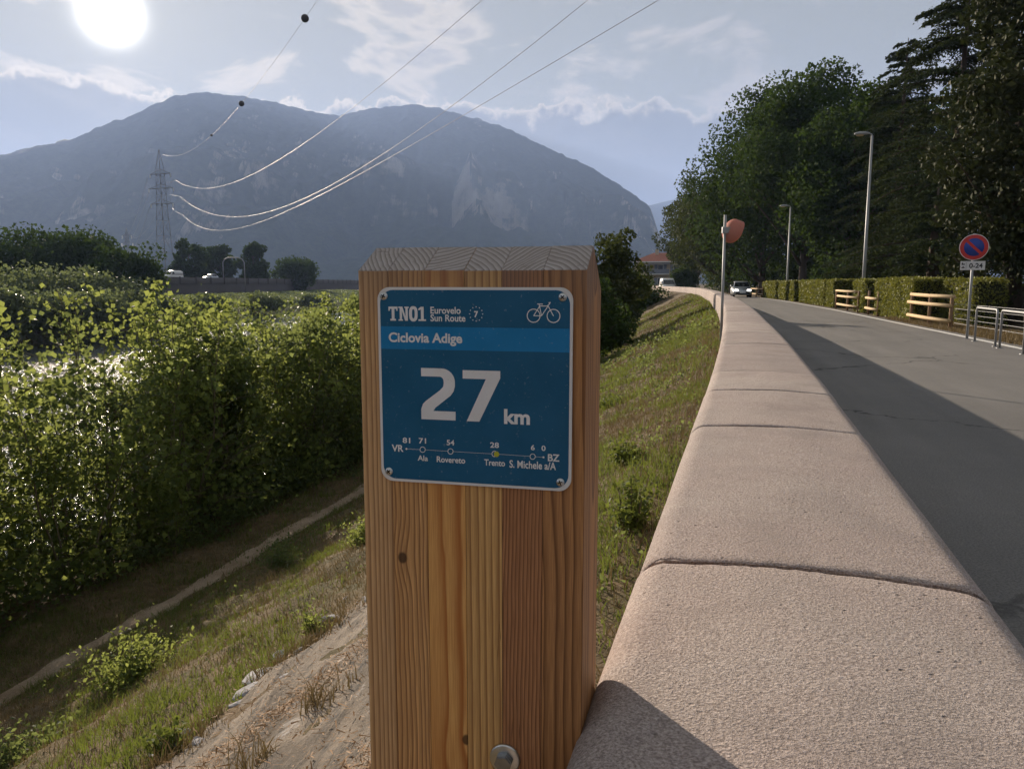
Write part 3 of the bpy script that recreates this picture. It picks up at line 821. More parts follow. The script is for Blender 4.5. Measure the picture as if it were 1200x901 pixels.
# big 27
def boxmap(x0, x1, yt, yb):
    a = SP(x0, (yt + yb) / 2)[0]; b = SP(x1, (yt + yb) / 2)[0]; t_ = SP((x0 + x1) / 2, yt)[1]; o_ = SP((x0 + x1) / 2, yb)[1]
    return lambda u, v: (a + (b - a) * u, o_ + (t_ - o_) * v)
bm = bmesh.new(); f2 = boxmap(213, 334, 437, 614)
outer = [(0.03, 1.0), (.60, 1.0)] + [(.60 + .37 * math.sin(R(a)), .74 + .26 * math.cos(R(a))) for a in range(10, 91, 10)] + [(.97, .66), (.93, .56), (.85, .48), (.42, .235), (.36, .17)]
outer += [(.98, .17), (.98, 0), (.02, 0), (.02, .20), (.07, .30), (.15, .36), (.55, .575), (.645, .65), (.66, .72)]
outer += [(.55 + .11 * math.cos(R(a)), .74 + .10 * math.sin(R(a))) for a in range(15, 91, 15)] + [(.03, .84)]
link('number_lettering', plate('number_lettering', [f2(*q) for q in outer], YT, YT + .00012, M['ink']), sign)
f7 = boxmap(357, 484, 443, 619)
link('number_lettering', plate('number_lettering', [f7(*q) for q in ((0, 1), (1, 1), (1, .86), (.44, 0), (.10, 0), (.62, .835), (0, .835))], YT, YT + .00012, M['ink']), sign)
bm.free()
# TN01 in a slab face
bm = bmesh.new()
tn = boxmap(107, 233, 228, 276)
def rect(u0, u1, v0, v1): flat_poly(bm, [tn(u0, v0), tn(u1, v0), tn(u1, v1), tn(u0, v1)], YT)
rect(0, .245, .84, 1); rect(0, .035, .70, .839); rect(.21, .245, .70, .839); rect(.085, .16, .13, .839); rect(.045, .20, 0, .129)
for u in (.30, .455): rect(u, u + .062, .0, 1.0)
flat_poly(bm, [tn(.3625, 1), tn(.375, 1), tn(.4545, .32), tn(.4545, 0), tn(.442, 0), tn(.3625, .68)], YT)
rect(.265, .2995, .90, 1); rect(.265, .2995, 0, .10); rect(.3625, .385, 0, .10); rect(.5175, .545, .90, 1); rect(.43, .4545, .90, 1)
cz = [tn(.665 + (.075) * math.copysign(abs(math.cos(R(a))) ** .7, math.cos(R(a))), .5 + .43 * math.copysign(abs(math.sin(R(a))) ** .75, math.sin(R(a)))) for a in range(0, 360, 12)]
ribbon(bm, cz, 10.5 * UNIT, True)
rect(.865, .94, .12, 1.0); rect(.80, 1.0, 0, .119)
flat_poly(bm, [tn(.8645, 1), tn(.8645, .80), tn(.80, .74), tn(.80, .87)], YT)
ink_obj('route_code_lettering', bm)
text('Eurovelo', 248, 350, 227, 251, 0.022); text('Sun Route', 248, 366, 253, 277, 0.022)
text('Ciclovia Adige', 107, 355, 316, 360, 0.030, 'route_name_lettering')
text('km', 497, 585, 575, 627, 0.035, 'unit_lettering')
text('7', 395, 409, 240, 262, 0.04)
bm = bmesh.new()
for k in range(12):
    a = 2 * math.pi * k / 12; disc_bm(bm, SP(402 + 22 * math.cos(a), 250 + 24 * math.sin(a)), 2.0 * UNIT, 6)
ink_obj('star_ring', bm)
# bicycle
bm = bmesh.new()
def Z2(x, y): return SP(((x / 7.5 + 560) - 420) * 2.9067, ((y / 7.5 + 275) - 280) * 2.9067)
lw = 2.9 * UNIT
for c in ((487, 692), (660, 692)):
    ribbon(bm, [Z2(c[0] + 56 * math.cos(R(a)), c[1] + 58 * math.sin(R(a))) for a in range(0, 360, 15)], lw, True)
yk = YT
for seg in (((487, 692), (556, 692)), ((487, 692), (540, 606)), ((556, 692), (612, 606)), ((540, 606), (612, 606)), ((534, 590), (556, 692)), ((660, 692), (610, 600), (622, 590), (630, 574)), ((518, 589), (566, 589)), ((616, 577), (634, 574))):
    yk -= .00001; ribbon(bm, [Z2(*q) for q in seg], lw, y=yk)
ink_obj('bicycle_pictogram', bm)
# route diagram
bm = bmesh.new()
ribbon(bm, [SP(167, 716), SP(211, 718)], 1.0 * UNIT); ribbon(bm, [SP(229, 718.5), SP(306, 722.5)], 1.0 * UNIT); ribbon(bm, [SP(324, 723.5), SP(456, 730)], 1.0 * UNIT)
ribbon(bm, [SP(480, 731), SP(585, 737)], 1.0 * UNIT); ribbon(bm, [SP(605, 738.5), SP(630, 740)], 1.0 * UNIT)
for x, y in ((220, 718), (315, 723), (465, 730), (595, 738)):
    ribbon(bm, [SP(x + 9 * math.cos(R(a)), y + 9.5 * math.sin(R(a))) for a in range(0, 360, 24)], 2.2 * UNIT, True)
disc_bm(bm, SP(165, 716), 3.6 * UNIT, 10); disc_bm(bm, SP(632, 740), 3.6 * UNIT, 10)
ink_obj('route_diagram', bm)
bm = bmesh.new(); disc_bm(bm, SP(472, 731), 9.5 * UNIT, 18, YT - .00006); ink_obj('position_dot', bm, M['yellow'])
for s_, x0, x1, y0, y1, b_ in (('VR', 115, 155, 702, 726, .025), ('BZ', 647, 687, 729, 754, .025), ('81', 152, 178, 677, 696, .02), ('71', 207, 232, 678, 697, .02), ('54', 302, 328, 683, 702, .02),
                               ('28', 450, 480, 690, 709, .02), ('6', 589, 602, 697, 716, .02), ('0', 625, 639, 699, 718, .02), ('Ala', 203, 238, 738, 757, .02), ('Rovereto', 268, 365, 742, 763, .02),
                               ('Trento', 430, 501, 750, 772, .02), ('S. Michele a/A', 516, 675, 754, 781, .02)):
    text(s_, x0, x1, y0, y1, b_)
# screws
def screw_mesh():
    bm = bmesh.new()
    prof = [(0, .0016), (.0014, .00155), (.0028, .0012), (.0036, .0005), (.0038, 0)]
    rings = []
    for r_, h_ in prof[1:]:
        rings.append([bm.verts.new((r_ * math.cos(2 * math.pi * k / 20), -h_, r_ * math.sin(2 * math.pi * k / 20))) for k in range(20)])
    for a, b in zip(rings[:-1], rings[1:]):
        for k in range(20): bm.faces.new((a[k], a[(k + 1) % 20], b[(k + 1) % 20], b[k]))
    bm.faces.new(rings[0])
    bmesh.ops.recalc_face_normals(bm, faces=bm.faces)
    return bm_mesh('screw', bm, M['zinc'], True)
sm = screw_mesh()
bm = bmesh.new()
for a in (20, 65):
    c, s_ = math.cos(R(a)), math.sin(R(a))
for (a0, a1, b0, b1) in ((-.0021, .0021, -.0005, .0005), (-.0005, .0005, .00051, .0021), (-.0005, .0005, -.0021, -.00051)):
    bbox(bm, a0, a1, -.00175, -.0012, b0, b1)
recess = bm_mesh('screw_recess', bm, M['dark'])
for q in ((91, 193), (693, 190), (105, 795), (690, 827)):
    x_, z_ = SP(*q)
    s_ = link('screw', sm, sign, (x_, YP - .00012, z_)); s_.rotation_euler = (0, R(random.uniform(0, 90)), 0)
    link('screw_recess', recess, s_)
# bolt with washer
bu, bz = face(592, 888)
bolt = link('bolt', None, post, (bu, 0, bz)) if False else None
bm = bmesh.new()
hexr = .0088
bot = [bm.verts.new((hexr * math.cos(R(60 * k + 12)), -.0028, hexr * math.sin(R(60 * k + 12)))) for k in range(6)]
top = [bm.verts.new((hexr * math.cos(R(60 * k + 12)), -.0105, hexr * math.sin(R(60 * k + 12)))) for k in range(6)]
for k in range(6): bm.faces.new((bot[k], bot[(k + 1) % 6], top[(k + 1) % 6], top[k]))
bm.faces.new(top[::-1])
bmesh.ops.bevel(bm, geom=[e for e in bm.edges if abs(e.verts[0].co.y - e.verts[1].co.y) < 1e-6 and e.verts[0].co.y < -.010], offset=.0011, segments=2, affect='EDGES')
bmesh.ops.recalc_face_normals(bm, faces=bm.faces)
bolt = link('bolt', bm_mesh('bolt', bm, M['zinc_dark']), post, (bu, 0, bz))
wsh = [(0.0, .0026), (.0135, .0026), (.0146, .0021), (.0149, .0012), (.0149, .0002)]
link('washer', lathe_mesh('washer', [(r_, h_) for r_, h_ in wsh], M['zinc'], 40, 'Y'), bolt)


# ================================================================== VEGETATION BUILDERS
def ellipsoid_pts(n, c, r, hollow=0.55):
    v = rng.normal(size=(n, 3)); v /= np.linalg.norm(v, axis=1, keepdims=True)
    k = (hollow + (1 - hollow) * rng.random(n)) ** 0.8
    return np.array(c) + v * k[:, None] * np.array(r)
def make_tree(name, label, cat, base, height, crown_r, crown_lo, nleaf, leaf, mat, nclump=60, trunk_r=0.25, group=None, lean=(0, 0), squash=1.0, clump_r=0.22, egg=0.0, bark='bark', spill=0.0):
    root = thing(name, label, cat, base, 0, group)
    H = height; cz = (H + crown_lo) / 2; rz = (H - crown_lo) / 2
    C = ellipsoid_pts(nclump, (lean[0] * H, lean[1] * H, cz), (crown_r, crown_r * squash, rz), 0.45)
    f = np.clip((C[:, 2] - crown_lo) / (H - crown_lo), 0, 1)
    sh = 1 + egg * (0.5 - f)
    C[:, 0] = lean[0] * H + (C[:, 0] - lean[0] * H) * sh; C[:, 1] = lean[1] * H + (C[:, 1] - lean[1] * H) * sh
    C[:, :2] *= (1 + 0.18 * rng.normal(size=(nclump, 1)))
    C[:, 2] = np.clip(C[:, 2], crown_lo * 0.9, H)
    paths = []
    th = crown_lo + (H - crown_lo) * 0.75
    tz = np.linspace(-0.3, th, 9)
    wx = np.cumsum(rng.normal(size=9)) * crown_r * 0.02; wy = np.cumsum(rng.normal(size=9)) * crown_r * 0.02
    tp_ = np.stack([wx + lean[0] * tz, wy + lean[1] * tz, tz], -1); tp_[:2, :2] = 0
    tr = trunk_r * np.linspace(1.15, 0.25, 9); tr[0] *= 1.25
    paths.append((tp_, tr))
    for c in C[rng.permutation(nclump)[: min(nclump, 34)]]:
        hz = np.clip(c[2] - abs(c[0] - lean[0] * H) * rng.uniform(.4, .9) - 0.1 * H, crown_lo * 0.55, th * 0.98)
        s0 = np.array([np.interp(hz, tz, tp_[:, 0]), np.interp(hz, tz, tp_[:, 1]), hz])
        mid = s0 * 0.5 + c * 0.5 + np.array([0, 0, 0.06 * H * rng.uniform(-.3, 1)])
        r0 = np.interp(hz, tz, tr) * 0.5
        k = np.linspace(0, 1, 6)[:, None]
        paths.append(((1 - k) ** 2 * s0 + 2 * k * (1 - k) * mid + k ** 2 * c, r0 * np.linspace(1, 0.15, 6)))
    link('trunk', tube_mesh('trunk', paths, M[bark], 7), root)
    cr = clump_r * crown_r * (0.7 + 0.7 * rng.random(nclump))
    wts = cr ** 2 / (cr ** 2).sum()
    which = rng.choice(nclump, nleaf, p=wts)
    off = rng.normal(size=(nleaf, 3)); off *= (0.35 + 0.65 * rng.random((nleaf, 1)) ** 0.5) / (np.linalg.norm(off, axis=1, keepdims=True) + 1e-6) * 1.25
    off[:, 2] *= 0.8
    L = C[which] + off * cr[which][:, None]
    if spill: L[:, 2] -= spill * rng.random(nleaf) ** 2
    L[:, 2] = np.maximum(L[:, 2], 0.05)
    link('crown', leaves_mesh('crown', L, leaf * (0.6 + 0.8 * rng.random(nleaf)), M[mat], droop=0.4, aspect=0.85, up=0.8), root)
    return root


# ------------------------------------------------------------------ big trees beyond the hedge (right)
def ground_pt(px, y): p = aty(px, 330, y); return Vector((p.x, p.y, -0.03))
def top_z(py, y): return aty(600, py, y).z
TREES = [  # px, depth, top py, radius, crown low, leaf, n, mat, label
    (858, 106, 196, 7.6, 1.6, .32, 24000, 'broad_b', 'olive green broadleaf tree with low crown overhanging the road behind the mirror'),
    (812, 128, 208, 4.6, 1.2, .34, 13000, 'broad_b', 'small broadleaf tree farthest along the road, next to the cream house'),
    (893, 85, 108, 7.4, 2.4, .30, 32000, 'broad', 'tall dark green broadleaf tree rising directly above the silver car'),
    (940, 73, 82, 6.4, 2.6, .28, 32000, 'broad', 'tallest rounded broadleaf tree, behind the shorter street lamp'),
    (997, 66, 90, 5.8, 2.0, .27, 28000, 'broad', 'dark broadleaf tree between the two street lamps, behind the hedge'),
    (965, 104, 118, 9.0, 2.0, .50, 15000, 'broad', 'dark broadleaf tree at the back of the park, mostly hidden by taller trees'),
    (1085, 84, 105, 9.0, 2.0, .46, 15000, 'broad', 'dark broadleaf tree seen only in gaps behind the cedars'),
]
for px, y, tpy, r_, lo, lf, n_, mt, lab in TREES:
    make_tree('broadleaf_tree', lab, 'tree', ground_pt(px, y), top_z(tpy, y), r_, lo, n_, lf, mt, nclump=85, trunk_r=0.34, group='park trees along the road', clump_r=0.26, egg=0.15)
EV = [(1192, 25.5, -70, 2.55, .35, 'glossy evergreen tree cut off by the right frame edge behind the no-parking sign', 24000),
      (1290, 23.0, -40, 2.6, .35, 'glossy evergreen tree barely showing at the right frame edge above the bike racks', 9000)]
for px, y, tpy, r_, lo, lab, n_ in EV:
    make_tree('evergreen_tree', lab, 'tree', ground_pt(px, y), top_z(tpy, y), r_, lo, n_, .17, 'magnolia', nclump=110, trunk_r=0.22, group='evergreen trees at the right', clump_r=0.24)

def make_cedar(label, base, H, blen, seed):
    r = np.random.default_rng(seed)
    root = thing('cedar_tree', label, 'tree', base, 0, 'cedars behind the hedge')
    paths = [(np.array([[0, 0, -.3], [0.03, .02, H * .35], [-.04, .03, H * .7], [.02, 0, H]]), np.array([.36, .27, .13, .02]))]
    Cs, Ax = [], []
    z = 0.7
    while z < H - .3:
        f = z / H
        nb = 6 if f < .8 else 4
        for k in range(nb):
            a = r.uniform(0, 2 * math.pi); L = blen * (1 - f) ** 0.62 * r.uniform(.6, 1.12) + 0.35
            dr = np.array([math.cos(a), math.sin(a)])
            s_ = np.linspace(0, 1, 9)
            rise = r.uniform(.02, .22) * (0.5 + f)
            zz = z + L * (rise * s_ - (rise + r.uniform(.10, .22)) * s_ ** 3)
            side = np.array([-dr[1], dr[0]]) * r.uniform(-.12, .12) * L
            pts = np.stack([dr[0] * L * s_ + side[0] * s_ ** 2, dr[1] * L * s_ + side[1] * s_ ** 2, zz], -1)
            paths.append((pts, 0.022 * L * np.linspace(1, .12, 9)))
            nl = int(300 * L / 3 * (1.2 - .3 * f)) + 40
            u = r.random(nl) ** 0.7 * .95 + .08
            wdt = 0.30 * L * np.sin(np.clip(u, 0, 1) * np.pi * .82 + .25) * r.normal(size=nl) * .55
            c = np.stack([np.interp(u, s_, pts[:, i]) for i in range(3)], -1)
            c[:, 0] += -dr[1] * wdt; c[:, 1] += dr[0] * wdt
            c[:, 2] += r.normal(size=nl) * .05 - np.abs(wdt) * .16 - 0.04 * r.random(nl) * L * .3
            Cs.append(c); ax = np.stack([dr[0] * .8 - dr[1] * np.sign(wdt) * .5, dr[1] * .8 + dr[0] * np.sign(wdt) * .5, np.full(nl, -.25)], -1); Ax.append(ax)
        z += r.uniform(.50, .85) * (1.0 if z < H * .8 else .6)
    link('trunk', tube_mesh('trunk', paths, M['bark'], 6), root)
    C = np.concatenate(Cs); A = np.concatenate(Ax)
    link('crown', leaves_mesh('crown', C, .21 * (0.6 + .8 * r.random(len(C))), M['cedar'], aspect=0.42, up=1.6, axis=A), root)
make_cedar('tall dark cedar with tiered drooping boughs behind the taller street lamp', ground_pt(1112, 43), top_z(-70, 43), 6.6, 3)
make_cedar('slender cedar with ragged top between broadleaf trees and the tall cedar', ground_pt(1046, 57), top_z(44, 57), 5.4, 8)
make_cedar('lower spreading cedar just behind the hedge left of the no-parking sign', ground_pt(1092, 38), top_z(215, 38), 3.4, 12)

for px, y, h_, r_, lab in ((905, 98, 4.2, 4.5, 'dark understorey shrub behind the car, left of the shorter lamp'), (938, 90, 4.4, 4.5, 'dark understorey shrub just right of the shorter lamp foot'),
                           (968, 84, 4.4, 4.2, 'dark understorey shrub behind the long middle hedge block'), (1000, 78, 4.2, 4.0, 'dark understorey shrub behind the taller lamp foot'),
                           (880, 122, 4.6, 5.0, 'dark shrub closing the view at the end of the road above the car'), (846, 142, 4.4, 5.0, 'dark shrub behind the mirror pole at the end of the road'), (1040, 62, 4.0, 4.0, 'dark shrub under the slender cedar')):
    make_tree('laurel_shrub', lab, 'shrub', ground_pt(px, y), h_, r_, .1, 5000, .30, 'broad', nclump=30, trunk_r=.1, group='shrubs under the park trees', clump_r=.4)

# ------------------------------------------------------------------ clipped hedge sections beside the road
def road_pt(px, py): return atz(px, py, 0.0)
def hedge(label, t0, t1, s_front, depth, h, n, base=0.0):
    """a clipped block from t0 to t1 along the road; s_front is negative (right of the wall)"""
    mid = P(np.array((t0 + t1) / 2), np.array(s_front)); root = thing('hedge_section', label, 'hedge', (float(mid[0]), float(mid[1]), 0), 0, 'clipped hedge along the road')
    o3 = np.array([float(mid[0]), float(mid[1]), 0.0])
    ts = np.linspace(t0 + .06, t1 - .06, 8)
    prof = [(-.07, base), (-.05, h - .14), (-.14, h - .06), (-depth + .14, h - .06), (-depth + .05, h - .14), (-depth + .07, base)]
    pts = np.array([[(*(P(np.array(t), np.array(s_front + a))[:2]), b) for a, b in prof] for t in ts]) - o3
    me = grid_mesh('twig_core', pts, M['hedge_core'], False)
    bm = bmesh.new(); bm.from_mesh(me); bm.verts.ensure_lookup_table()
    k = len(prof)
    bm.faces.new([bm.verts[q] for q in range(k)]); bm.faces.new([bm.verts[(len(ts) - 1) * k + q] for q in range(k)][::-1]); bm.to_mesh(me); bm.free()
    link('twig_core', me, root)
    # leaves over the clipped faces
    areas = np.array([(t1 - t0) * h, (t1 - t0) * depth, depth * h, depth * h, (t1 - t0) * h * .4]); pr = areas / areas.sum()
    w_ = rng.choice(5, n, p=pr); u = rng.random(n); v = rng.random(n)
    t = np.where((w_ == 2), t0, np.where(w_ == 3, t1, t0 + (t1 - t0) * u))
    s = np.where(w_ == 0, 0.0, np.where(w_ == 4, -depth, np.where(w_ == 1, -depth * v, -depth * u)))
    z = np.where(w_ == 1, h, base + (h - base) * v)
    t = t + rng.normal(size=n) * .035; s = s + rng.normal(size=n) * .04 + (fbm(t * 1.6, z * 1.6, 3.0) - .47) * .22; z = z + rng.normal(size=n) * .035 + (fbm(t * 1.2, s * 3, 8.0) - .47) * .16
    q = P(t, s_front + s); q[:, 2] = np.clip(z, .03, 9)
    link('foliage', leaves_mesh('foliage', q - o3, .062 * (.6 + .8 * rng.random(n)) * max(1.0, ((t0 + t1) / 2 / 26) ** .8), M['hedge'], up=.3), root)
def t_on_line(px, s_extra):
    """t along the road where a line s_extra right of the white line crosses photo column px"""
    ts = np.linspace(8, 110, 4000)
    q = P(ts, line_s(ts) - s_extra)
    x = 600 + FPX * q[:, 0] / (q[:, 1] * math.cos(PITCH) + 1.3 * math.sin(PITCH))
    return float(ts[np.argmin(np.abs(x - px))])
HX = .75
def hs(label, pxa, pxb, n, ex=HX, h=1.43, dp=1.1, base=0.0):
    ta, tb = t_on_line(pxb, ex), t_on_line(pxa, ex)
    hedge(label, ta, tb, float(line_s(np.array((ta + tb) / 2))) - ex, dp, h, n, base)
hs('farthest hedge block, at the end of the row near the car', 893, 908.5, 5000)
hs('narrow hedge block, second from the far end of the row', 912.5, 920.5, 4000)
hs('thinnest hedge pillar beside the base of the shorter lamp', 925.5, 929.5, 3500)
hs('long clipped hedge block in the middle of the row', 937, 964.5, 9000)
hs('hedge pillar left of the gap with the smaller wooden fence', 968.5, 975.5, 6000)
hs('hedge pillar standing between the two fence gaps', 1001, 1012.5, 6000)
hs('large nearest hedge block left of the wooden rail fence', 1026, 1066, 15000)
hs('recessed hedge behind the nearest wooden rail fence', 1067, 1137, 12000, HX + .95, 1.40, .9)
hs('recessed dark hedge filling the gap behind the smaller fence', 978, 1026, 7000, HX + .95, 1.42, .9)

# ------------------------------------------------------------------ wooden rail fences
def lane_frame(px, ex):
    t = t_on_line(px, ex); q = P(np.array(t), np.array(float(line_s(np.array(t))) - ex)); return t, Vector((float(q[0]), float(q[1]), 0))
def rail_fence(label, pxa, pxb, ex, posts, rails):
    _, a = lane_frame(pxb, ex); _, b = lane_frame(pxa, ex)
    dv = (b - a); L = dv.length; rz = math.atan2(dv.y, dv.x)
    root = thing('rail_fence', label, 'fence', a, rz, 'wooden rail fences along the road')
    for f in posts:
        hgt = random.uniform(.95, 1.0)
        link('post', tube_mesh('post', [(np.array([[f * L, 0, -.15], [f * L + .004, .003, .5], [f * L, 0, hgt]]), np.array([.052, .05, .048]))], M['post_wood'], 10), root)
    for z0, f0, f1, off in rails:
        link('rail', tube_mesh('rail', [(np.array([[f0 * L, off, z0], [(f0 + f1) / 2 * L, off + .006, z0 - .008], [f1 * L, off, z0 + .006]]), np.array([.055, .057, .053]))], M['rail_wood'], 10), root)
rail_fence('nearest rustic wooden rail fence left of the no-parking sign', 1066, 1115, .62, (0.03, .5, .97), ((.25, 0, 1, .075), (.68, 0, 1, .075), (.93, 0, 1, .0)))
rail_fence('short wooden rail fence seen in the hedge gap, lit by sun', 979, 1006, .62, (0.02, .45, .98), ((.25, 0, .85, .075), (.66, 0, .85, .075), (.92, 0.1, 1, .0)))
rail_fence('bit of wooden rail fence showing in the narrow hedge slot', 1016, 1030, .70, (0.1, .9), ((.25, 0, 1, .075), (.68, 0, 1, .075)))
rail_fence('far wooden rail fence left of the hedge row, beside the car', 879, 894, .62, (0.02, .5, .98), ((.3, 0, 1, .06), (.78, 0, 1, .06)))

# ------------------------------------------------------------------ wire fence, bike racks, no-parking sign
def wire_fence():
    t0 = t_on_line(1113, .95); ta = np.linspace(t0, 6.0, 12)
    q = P(ta, line_s(ta) - 1.05); o = Vector((float(q[0, 0]), float(q[0, 1]), 0))
    root = thing('wire_fence', 'low wire fence behind the bike racks', 'fence', o)
    for zz in (.14, .28, .42, .56, .70):
        pts = q.copy(); pts[:, 2] = zz; pts -= np.array(o)
        link('wire', tube_mesh('wire', [(pts, .006)], M['steel'], 5), root)
    for k in (3, 6, 9, 11):
        b = q[k] - np.array(o)
        link('post', tube_mesh('post', [(np.array([[b[0], b[1], -.1], [b[0], b[1], .82]]), .022)], M['grey_paint'], 8), root)
wire_fence()
def bike_rack(label, pxa, pxb, pyb):
    a = atz(pxa, pyb, 0); b = atz(pxb, pyb + (pxb - pxa) * .26, 0)
    dv = b - a; L = dv.length
    root = thing('bike_rack', label, 'bike rack', a, math.atan2(dv.y, dv.x), 'hoop bike racks on the verge')
    hgt, r = .76, .085
    pts = [(0, 0, -.1), (0, 0, hgt - r)] + [(r - r * math.cos(R(a_)), 0, hgt - r + r * math.sin(R(a_))) for a_ in range(15, 91, 15)]
    pts += [(L - r + r * math.sin(R(a_)), 0, hgt - r + r * math.cos(R(a_))) for a_ in range(0, 91, 15)] + [(L, 0, -.1)]
    link('hoop', tube_mesh('hoop', [(np.array(pts), .024)], M['steel'], 10), root)
    for x in (0, L):
        link('base_flange', lathe_mesh('base_flange', [(0.026, .012), (.06, .012), (.06, 0)], M['steel'], 12), root, (x, 0, 0))
bike_rack('steel hoop bike rack closest to the no-parking sign', 1142, 1166, 400)
bike_rack('second steel hoop bike rack, at the right frame edge', 1171, 1199, 408)

def no_parking():
    b = atz(1133, 397, 0)
    root = thing('no_parking_sign', 'round blue and red no-parking sign with white plate on grey pole', 'road sign', b, R(-26))
    H = 2.44
    link('pole', tube_mesh('pole', [(np.array([[0, 0, -.1], [0, 0, H]]), .030)], M['grey_paint'], 12), root)
    red = simple('sign_red', (0.55, 0.035, 0.03), .45, 0, .1, 8); blue = simple('sign_blue', (0.018, 0.055, 0.32), .45, 0, .1, 8); wh = simple('sign_white', (.68, .67, .66), .5, 0, .08, 8)
    zc = 2.13
    dsc = link('disc', lathe_mesh('disc', [(0, .004), (.285, .004), (.30, 0), (.30, -.012), (0, -.012)], red, 48, 'Y'), root, (0, -.045, zc))
    link('white_rim', lathe_mesh('white_rim', [(.285, .0052), (.300, .0052), (.300, .0042)], wh, 48, 'Y'), dsc)
    link('blue_field', lathe_mesh('blue_field', [(0, .0060), (.205, .0060), (.205, .0042)], blue, 48, 'Y'), dsc)
    bm = bmesh.new(); bbox(bm, -.228, .228, -.0085, -.0065, -.030, .030)
    o = link('slash', bm_mesh('slash', bm, red), dsc); o.rotation_euler = (0, R(45), 0)
    pl_ = link('plate', box_mesh('plate', -.25, .25, -.052, -.044, 1.605, 1.81, wh, 0.002), root)
    ink = simple('black_ink', (.02, .02, .02), .6)
    cu = bpy.data.curves.new('t', 'FONT'); cu.body = '0-24'; cu.size = .15; cu.offset = .004; cu.align_x = 'CENTER'
    ob = bpy.data.objects.new('t', cu); COL.objects.link(ob)
    me = bpy.data.meshes.new_from_object(ob.evaluated_get(bpy.context.evaluated_depsgraph_get())); bpy.data.objects.remove(ob)
    for v in me.vertices: v.co = (v.co.x + .065, -.0535, v.co.y + 1.655)
    me.materials.clear(); me.materials.append(ink)
    link('lettering', me, pl_)
    bm = bmesh.new()     # tow-truck pictogram in its box
    for x0, x1, z0, z1 in ((-.135, -.130, 1.625, 1.79), (-.225, -.16, 1.725, 1.75), (-.225, -.20, 1.75, 1.775), (-.225, -.16, 1.65, 1.67), (-.205, -.175, 1.67, 1.687)):
        bbox(bm, x0, x1, -.0540, -.0525, z0, z1)
    link('tow_pictogram', bm_mesh('tow_pictogram', bm, ink), pl_)
    for zc_ in (2.28, 1.98, 1.70):
        link('bracket', box_mesh('bracket', -.045, .045, -.040, .036, zc_ - .015, zc_ + .015, M['steel'], .003), root)
no_parking()

# ------------------------------------------------------------------ street lamps
def street_lamp(label, px, y, top_py):
    b = ground_pt(px, y); H = top_z(top_py, y)
    root = thing('street_lamp', label, 'street lamp', b, R(164), 'street lamps behind the hedge')
    link('pole', tube_mesh('pole', [(np.array([[0, 0, -.2], [0, 0, H * .3], [0, 0, H - .1], ]), np.array([.088, .08, .052]))], M['grey_paint'], 12), root)
    link('arm', tube_mesh('arm', [(np.array([[0, 0, H - .16], [.02, 0, H - .04], [.10, 0, H], [.25, 0, H + .015]]), .034)], M['grey_paint'], 8), root)
    bm = bmesh.new()
    prof = [(.12, -.03, .05, .06), (.30, -.05, .10, .10), (.55, -.055, .115, .13), (.72, -.045, .085, .11), (.80, -.02, .04, .05)]
    rings = []
    for x, z0, z1, w_ in prof:
        rings.append([bm.verts.new((x, w_ * math.cos(R(a)), H + .01 + (z1 if math.sin(R(a)) > 0 else -z0) * math.sin(R(a)))) for a in range(0, 360, 30)])
    for A, B in zip(rings[:-1], rings[1:]):
        for k in range(12): bm.faces.new((A[k], A[(k + 1) % 12], B[(k + 1) % 12], B[k]))
    bm.faces.new(rings[0][::-1]); bm.faces.new(rings[-1]); bmesh.ops.recalc_face_normals(bm, faces=bm.faces)
    hd = link('lamp_head', bm_mesh('lamp_head', bm, M['grey_paint'], True), root)
    bm = bmesh.new()
    rings = []
    for z_, k_ in ((H - .02, 1.0), (H - .075, .85), (H - .10, .5)):
        rings.append([bm.verts.new((.54 + .19 * k_ * math.cos(R(a)), .10 * k_ * math.sin(R(a)), z_)) for a in range(0, 360, 30)])
    for A, B in zip(rings[:-1], rings[1:]):
        for k in range(12): bm.faces.new((A[k], A[(k + 1) % 12], B[(k + 1) % 12], B[k]))
    bm.faces.new(rings[-1]); bmesh.ops.recalc_face_normals(bm, faces=bm.faces)
    link('lens', bm_mesh('lens', bm, simple('amber_lens', (.55, .42, .24), .25), True), hd)
street_lamp('taller nearer grey street lamp in front of the cedars', 1012, 38, 156)
street_lamp('shorter farther grey street lamp in front of the dark broadleaf trees', 922.5, 61, 241)

